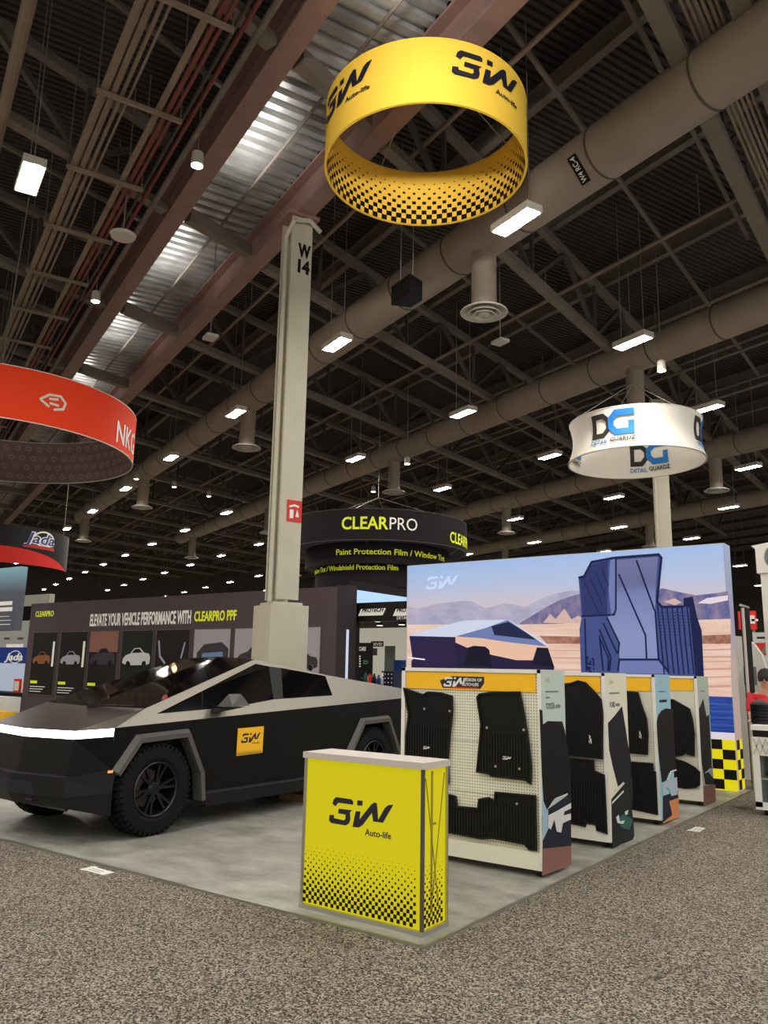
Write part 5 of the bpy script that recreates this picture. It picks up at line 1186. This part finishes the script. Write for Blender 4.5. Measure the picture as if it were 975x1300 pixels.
# dark table and boxes on it
Y = 10.6; Q = PY(Y); (a, zt_) = Q(-40, 876); (b, _) = Q(45, 876)
b = min(b, xl - .1) if Y > YW - .5 else b
t = thing('black_table', ((a + b) / 2, Y + .35, 0), 'black draped table in front of the blue topped lightbox', 'table')
MB().box(a, b, Y, Y + .7, zt_ - .05, zt_).build('table_top', 'black', t, bevel=.01); MB().box(a + .05, b - .05, Y + .04, Y + .66, 0, zt_ - .05).build('drape', 'black_soft', t)
for px0, px1, top_, m, lab in ((11, 18.5, 862, 'red_print', 'small red package lying on the black table'), (21, 28, 862, 'white', 'small white package standing on the black table')):
    (c, _), (e, f) = Q(px0, top_), Q(px1, top_)
    ob = thing('package', ((c + e) / 2, Y + .3, zt_), lab, 'package')
    MB().box(c, e, Y + .2, Y + .4, zt_, f).build('carton', m, ob, bevel=.012); MB().box(c + .04, e - .04, Y + .196, Y + .2, zt_ + .06, f - .08).build('label_patch', 'cream', ob)
# white crate on a stand nearer the truck
Y = 6.8; Q = PY(Y); (a, zt_) = Q(-25, 883); (b, zb_) = Q(7, 916)
t = thing('white_case', ((a + b) / 2, Y + .3, 0), 'rounded white display case at the left edge behind the truck hood', 'case')
MB().box(a, b, Y, Y + .35, zb_, zt_).build('case_body', 'white', t, bevel=.06); MB().box(a + .1, b - .1, Y - .004, Y, zb_ + .1, zt_ - .1).build('window_patch', 'cream', t); MB().box(a + .1, b - .12, Y + .04, Y + .31, 0, zb_).build('stand', 'black', t)
(c, zc), (e, ze) = Q(-12, 918), Q(5.5, 903)
t = thing('yellow_sander', ((c + e) / 2, Y - .4, 0), 'yellow tool on a red stand at the left edge beside the truck nose', 'tool')
(c, zc) = PY(5.9)(-12, 920); (e, ze) = PY(5.9)(6, 904)
MB().box(c, e, 5.9, 6.2, zc, ze).build('tool_body', 'yellow_print', t, bevel=.04); MB().box(c + .02, e - .05, 5.95, 6.15, 0, zc).build('red_stand', 'red_print', t)

# ================================================================ RIGHT BACKGROUND
Y = 6.6; Q = PY(Y); xc = Q(958, 1000)[0]; zt_ = Q(965, 921)[1]
t = thing('white_showcase', (xc + .7, Y + .4, 0), 'white showcase with glass front and lattice band at the right edge', 'showcase')
MB().box(xc, xc + 1.4, Y, Y + .8, zt_ - .06, zt_).build('counter_top', 'white', t, bevel=.015)
MB().box(xc + .02, xc + 1.38, Y + .02, Y + .78, zt_ - .14, zt_ - .06).build('shadow_gap', 'black', t); MB().box(xc, xc + 1.4, Y, Y + .8, zt_ - .36, zt_ - .14).build('lattice_band', 'cream', t)
mb = MB()
for i in range(10):
    x = xc + .02 + i * .14; mb.stroke([(x, zt_ - .34), (x + .07, zt_ - .16), (x + .14, zt_ - .34)], .014, yfr(Y), 0, .006); mb.stroke([(x, zt_ - .16), (x + .07, zt_ - .34), (x + .14, zt_ - .16)], .014, yfr(Y), 0, .006)
mb.build('lattice', 'grey_top', t)
for x in (xc, xc + 1.32): MB().box(x, x + .08, Y, Y + .8, .1, zt_ - .36).build('corner_post', 'white', t)
MB().box(xc, xc + 1.4, Y, Y + .8, .07, .16).build('base', 'white', t); MB().box(xc + .08, xc + 1.32, Y + .5, Y + .78, .16, zt_ - .36).build('back_panel', 'steel_dark', t); MB().box(xc + .08, xc + 1.32, Y + .05, Y + .5, .42, .44).build('shelf', 'white', t)
gl = mat('clear_glass', (240, 245, 245), .03); gl.node_tree.nodes['Principled BSDF'].inputs['Transmission Weight'].default_value = 1
MB().box(xc + .08, xc + 1.32, Y + .015, Y + .021, .16, zt_ - .36).build('glass_front', gl, t)
for x in (xc + .1, xc + 1.3):
    for y in (Y + .1, Y + .7): MB().cyl((x - .02, y, .037), (x + .02, y, .037), .037, n=14).build('caster', 'black', t)
for i in range(8):
    x = xc + .28 + .28 * (i % 4); z = .16 if i < 4 else .44; r_ = .10 + .03 * (i % 3)
    rnd = random.Random(i); mb = MB(); mb.hull([(x + rnd.uniform(-1, 1) * r_, Y + .27 + rnd.uniform(-1, 1) * r_, z + abs(rnd.uniform(-.0, 1.2)) * r_ * 1.2) for _ in range(22)] + [(x - r_ * .6, Y + .25, z), (x + r_ * .6, Y + .25, z), (x, Y + .32, z)])
    ob = mb.build('dark_stone', ('steel_dark', 'car_bronze', 'print_teal')[i % 3]); tag(ob, 'dark lump displayed on the %s shelf of the white showcase' % ('lower' if i < 4 else 'upper'), 'stone', 'lumps in the showcase')
# black drum on it
P = aty(966, 917, Y + .35); t = thing('black_drum', (P.x, P.y, zt_), 'ribbed black drum standing on the white showcase', 'drum')
fr = lambda a, b, h: V((P.x + a, P.y + b, zt_ + h))
prof = [(.001, 0), (.1, 0)]
for k in range(6): prof += [(.115, .02 + .04 * k), (.118, .045 + .04 * k), (.108, .05 + .04 * k)]
MB().lathe(prof + [(.09, .27), (.001, .27)], fr, 28).build('drum_body', 'black', t, smooth=True); MB().lathe([(.001, .27), (.07, .27), (.06, .30), (.001, .30)], fr, 20).build('lid', 'steel_dark', t)
# white tower with round letter sign
Yt = 9.6; Qt = PY(Yt); xa_, z1 = Qt(955, 693); xb_ = xa_ + 1.4; zh = Qt(956, 728)[1]; xp = Qt(967, 760)[0]
t = thing('white_tower', (xa_ + .7, Yt, 0), 'white tower with a round T sign at its head at the right edge', 'tower')
mb = MB(); n = 8
MB().prism([(xa_ - .02, z1)] + [(xa_ + .04 + .0 * i, z1 - i * (z1 - zh) / n) for i in range(1, n + 1)] + [(xb_, zh), (xb_, z1 + .12), (xa_ + .5, z1 + .08)], yfr(Yt), -.3, 0).build('head_sign', 'off_white', t)
MB().box(xp, xb_ - .1, Yt + .04, Yt + .26, 0, zh).build('tower_panel', 'off_white', t)
fr = yfr(Yt); cz = (z1 + zh) / 2 + .02; cx_ = xa_ + .40
MB().prism([(cx_ + .23 * math.cos(i * PI / 14), cz + .23 * math.sin(i * PI / 14)) for i in range(28)], fr, 0, .01).build('round_sign', 'print_grey', t)
MB().prism([(cx_ - .13, cz + .12), (cx_ - .13, cz + .06), (cx_ - .035, cz + .06), (cx_ - .035, cz - .15), (cx_ + .035, cz - .15), (cx_ + .035, cz + .06), (cx_ + .13, cz + .06), (cx_ + .13, cz + .12)], fr, .01, .016).build('letter', 'white', t)
# white curved standee
Ys = 10.2; Qs = PY(Ys); xs0 = Qs(939, 900)[0]; xs1 = xs0 + .42; zs1 = Qs(940, 808)[1]
t = thing('curved_standee', ((xs0 + xs1) / 2, Ys, 0), 'tall pale standee with a rounded shoulder right of the black drape', 'standee')
MB().prism([(xs0, 0), (xs1 + .05, 0), (xs1 + .03, zs1 - .55), (xs1 - .03, zs1 - .3), (xs1 - .14, zs1 - .12), (xs0 + .1, zs1), (xs0, zs1 + .01)], yfr(Ys), -.18, 0).build('standee_panel', 'white', t)
MB().box(xs0 - .1, xs1 + .1, Ys - .15, Ys + .35, 0, .03).build('foot_plate', 'grey_top', t); MB().box(xs0 + .1, xs0 + .3, Ys - .004, Ys, zs1 - .8, zs1 - .5).build('grey_mark', 'print_grey', t)
# red hanging sign far right
Yr = 19; Qr = PY(Yr); (a, z1), (b, z0) = Qr(936.5, 776), Qr(960, 799)
t = thing('red_banner', ((a + b) / 2, Yr, z0), 'red rectangular banner with a small white patch above the right gap', 'banner')
MB().box(a, b, Yr, Yr + .15, z0, z1).build('banner_panel', 'red_print', t); MB().box(a + .2, a + .42, Yr - .01, Yr, z0 + .15, z1 - .12).build('white_patch', 'white', t); MB().box(a + .5, b - .1, Yr - .01, Yr, (z0 + z1) / 2 - .03, (z0 + z1) / 2 + .03).build('word_bar', 'white', t)
for x in (a + .1, b - .1): MB().box(x - .03, x + .03, Yr + .15, Yr + .21, 0, z1 - .1).build('support_post', 'grey_top', t)
Yb = 17; Qb = PY(Yb); (a, z1) = Qb(955, 803); b = a + 3
t = thing('poster_wall', (a + 1.5, Yb, 0), 'white poster wall with a red car picture behind the white tower', 'booth wall')
MB().box(a, b, Yb, Yb + .2, 0, z1).build('wall_panel', lit('poster_white', (226, 222, 214), .35), t)  # plain wall brightened by a faint glow in its own colour
(c, d), (e, f) = Qb(956, 832), Qb(985, 816); q_ = MB().box(c, e, Yb - .01, Yb, d, f).build('car_picture', 'red_sign', t)
MB().prism([(c + .15, d + .05), (c + .3, d + .22), (c + .55, f - .05), (e - .1, f - .05), (e - .05, d + .05)], yfr(Yb - .01), .001, .003).build('printed_car', 'print_grey', q_)
(c, d) = Qb(961, 811); MB().text('LINE-X', lambda p, w_, r: V((c + p, Yb - r, d + w_)), .1, .5, .003, .02, t=.002).build('lettering', 'black', t) if False else MB().box(c, c + .25, Yb - .004, Yb, d, d + .05).build('word_bar', 'black', t)
# ---- person behind the showcase
def skin(name, verts, edges, radii, m, parent, sub=2):
    me = bpy.data.meshes.new(name); me.from_pydata(verts, edges, []); o = bpy.data.objects.new(name, me); COL.objects.link(o)
    md = o.modifiers.new('s', 'SKIN'); md.use_smooth_shade = True
    for v, r in zip(me.skin_vertices[0].data, radii): v.radius = (r, r) if not isinstance(r, tuple) else r
    me.skin_vertices[0].data[0].use_root = True
    o.modifiers.new('u', 'SUBSURF').levels = sub; o.modifiers['u'].render_levels = sub
    dg = bpy.context.evaluated_depsgraph_get(); m2 = bpy.data.meshes.new_from_object(o.evaluated_get(dg)); bpy.data.objects.remove(o)
    for p in m2.polygons: p.use_smooth = True
    m2.materials.clear(); m2.materials.append(M[m]); o = bpy.data.objects.new(name, m2); COL.objects.link(o)
    if parent: adopt(o, parent)
    return o
mat('skin', (196, 148, 122), .6); mat('hair', (30, 24, 22), .7); mat('shirt_red', (206, 44, 52), .8); mat('trousers', (34, 36, 46), .8)
P = aty(973, 880, 8.3); ox, oy = P.x + .08, P.y
t = thing('person', (ox, oy, 0), 'dark haired person in a red shirt leaning forward behind the white showcase', 'person')
def S(x, y, z): return (ox + x, oy + y, z)   # faces -Y, leaning to -X
vs = [S(0, .08, .93), S(-.02, .04, 1.12), S(-.03, -.02, 1.32), S(-.04, -.06, 1.43), S(-.05, -.10, 1.50),
      S(.17, -.03, 1.38), S(.21, -.10, 1.14), S(.10, -.30, 1.06), S(.04, -.38, 1.07),
      S(-.24, -.05, 1.38), S(-.28, -.14, 1.14), S(-.22, -.34, 1.06), S(-.20, -.42, 1.07),
      S(.10, .08, .88), S(.11, .05, .50), S(.11, .10, .10), S(.11, -.04, .05), S(-.10, .08, .88), S(-.11, .05, .50), S(-.11, .10, .10), S(-.11, -.04, .05), S(-.06, -.12, 1.60), S(-.06, -.12, 1.70)]
es = [(0, 1), (1, 2), (2, 3), (3, 4), (3, 5), (5, 6), (6, 7), (7, 8), (3, 9), (9, 10), (10, 11), (11, 12), (0, 13), (13, 14), (14, 15), (15, 16), (0, 17), (17, 18), (18, 19), (19, 20), (4, 21), (21, 22)]
rs = [.14, .13, .14, .08, .055, .06, .045, .032, .03, .06, .045, .032, .03, .09, .06, .045, .04, .09, .06, .045, .04, .085, .075]
for base, bx in ((8, .0), (12, 0)):
    hx, hy, hz = vs[base]
    for k, (dx, L) in enumerate(((-.03, .07), (-.01, .085), (.012, .08), (.032, .065))):
        i = len(vs); vs += [(hx + dx, hy - .05, hz), (hx + dx * 1.15, hy - .05 - L, hz - .02)]; es += [(base, i), (i, i + 1)]; rs += [.010, .008]
    i = len(vs); sg_ = 1 if base == 12 else -1; vs += [(hx + .045 * sg_, hy - .02, hz - .005), (hx + .06 * sg_, hy - .06, hz - .01)]; es += [(base, i), (i, i + 1)]; rs += [.011, .009]
body = skin('body', vs, es, rs, 'skin', t)
skin('shirt', [vs[i] for i in (0, 1, 2, 3, 5, 6, 9, 10)], [(0, 1), (1, 2), (2, 3), (3, 4), (4, 5), (3, 6), (6, 7)], [.165, .16, .185, .125, .115, .075, .115, .075], 'shirt_red', t)
skin('trousers', [vs[i] for i in (0, 13, 14, 15, 17, 18, 19)], [(0, 1), (1, 2), (2, 3), (0, 4), (4, 5), (5, 6)], [.145, .10, .075, .06, .10, .075, .06], 'trousers', t)
hx, hy, hz = S(-.06, -.11, 1.66)
MB().lathe([(.001, .125), (.06, .11), (.098, .06), (.108, 0), (.10, -.06), (.085, -.07)], lambda a, b, h: V((hx + a, hy + .03 + b * 1.1, hz + h)), 24).build('hair', 'hair', t, smooth=True)
for s in (-1, 1):
    MB().hull([(hx + s * .03 + dx, hy - .093 + dy, hz - .02 + dz) for dx in (-.012, .012) for dy in (-.004, .004) for dz in (-.006, .006)]).build('eye', 'black', t)
    MB().hull([(hx + s * (.09 + dx), hy + .0 + dy, hz - .03 + dz) for dx in (0, .018) for dy in (-.015, .015) for dz in (-.03, .03)]).build('ear', 'skin', t, bevel=.004)
MB().hull([(hx - .012, hy - .085, hz - .06), (hx + .012, hy - .085, hz - .06), (hx, hy - .115, hz - .058), (hx, hy - .09, hz - .02)]).build('nose', 'skin', t)
MB().hull([(hx + dx, hy - .088 + dy, hz - .085 + dz) for dx in (-.025, .025) for dy in (-.004, .004) for dz in (-.005, .005)]).build('mouth', 'shirt_red', t)

# ================================================================ LIGHT
def area(a, b, pw):
    l = bpy.data.lights.new('hall_lamp', 'AREA'); l.shape = 'RECTANGLE'; l.size = .8; l.size_y = .8; l.energy = pw; l.color = (1, .968, .915)
    o = bpy.data.objects.new('hall_lamp', l); COL.objects.link(o); o.location = ab(a, b, 8.5)
for b, a0, st in ((-12.1, 5, 5.8), (-7, 6, 5.8), (-1.95, 7.29, 5.8), (4.62, 4.29, 5.8), (9.73, 6.46, 5.85), (14.68, 8.32, 5.88), (21, 11.42, 5.86)):
    for k in range(-5, 6):
        a = a0 + st * k
        if a > 34 or a < -13.5: continue
        x, y, zc = proj(ab(a, b, 8.5))
        if zc > .2 and -60 < x < 1035 and -60 < y < 1300: continue
        area(a, b, 150)
wd = bpy.data.worlds.new('world'); SC.world = wd; wd.use_nodes = True
bg = wd.node_tree.nodes['Background']; bg.inputs[0].default_value = (.80, .79, .77, 1); bg.inputs[1].default_value = 1.0
SC.view_settings.view_transform = 'Standard'; SC.view_settings.look = 'None'; SC.view_settings.gamma = 1; SC.view_settings.use_curve_mapping = False
SC.view_settings.exposure = 0.0
SC.cycles.use_denoising = True; SC.cycles.max_bounces = 6; SC.cycles.sample_clamp_indirect = 4
# added fill light inside the zinc bay, brightening its deck; no fixtures there
for a in (2.7, 7.5, 12.3, 17.1, 21.9):
    l = bpy.data.lights.new('bay_fill', 'AREA'); l.shape = 'RECTANGLE'; l.size = .3; l.size_y = 1.6; l.energy = 16; l.color = (1, .97, .92)
    o = bpy.data.objects.new('bay_fill', l); COL.objects.link(o); o.location = ab(a, 1.6, 10.2); o.rotation_euler = (PI, 0, math.atan2(AX.y, AX.x) + PI / 2)

# added fill light, out of view, only to brighten the yellow ring
def fill_area(loc, tgt, pw, sz):
    l = bpy.data.lights.new('ring_fill', 'AREA'); l.size = sz; l.energy = pw; l.color = (1, .96, .9); l.spread = .5
    o = bpy.data.objects.new('ring_fill', l); COL.objects.link(o); o.location = loc; o.rotation_euler = (V(tgt) - V(loc)).to_track_quat('-Z', 'Y').to_euler()
fill_area((2.4, -3.9, 6.4), (-2.79, 4.19, 9.25), 24, .6)
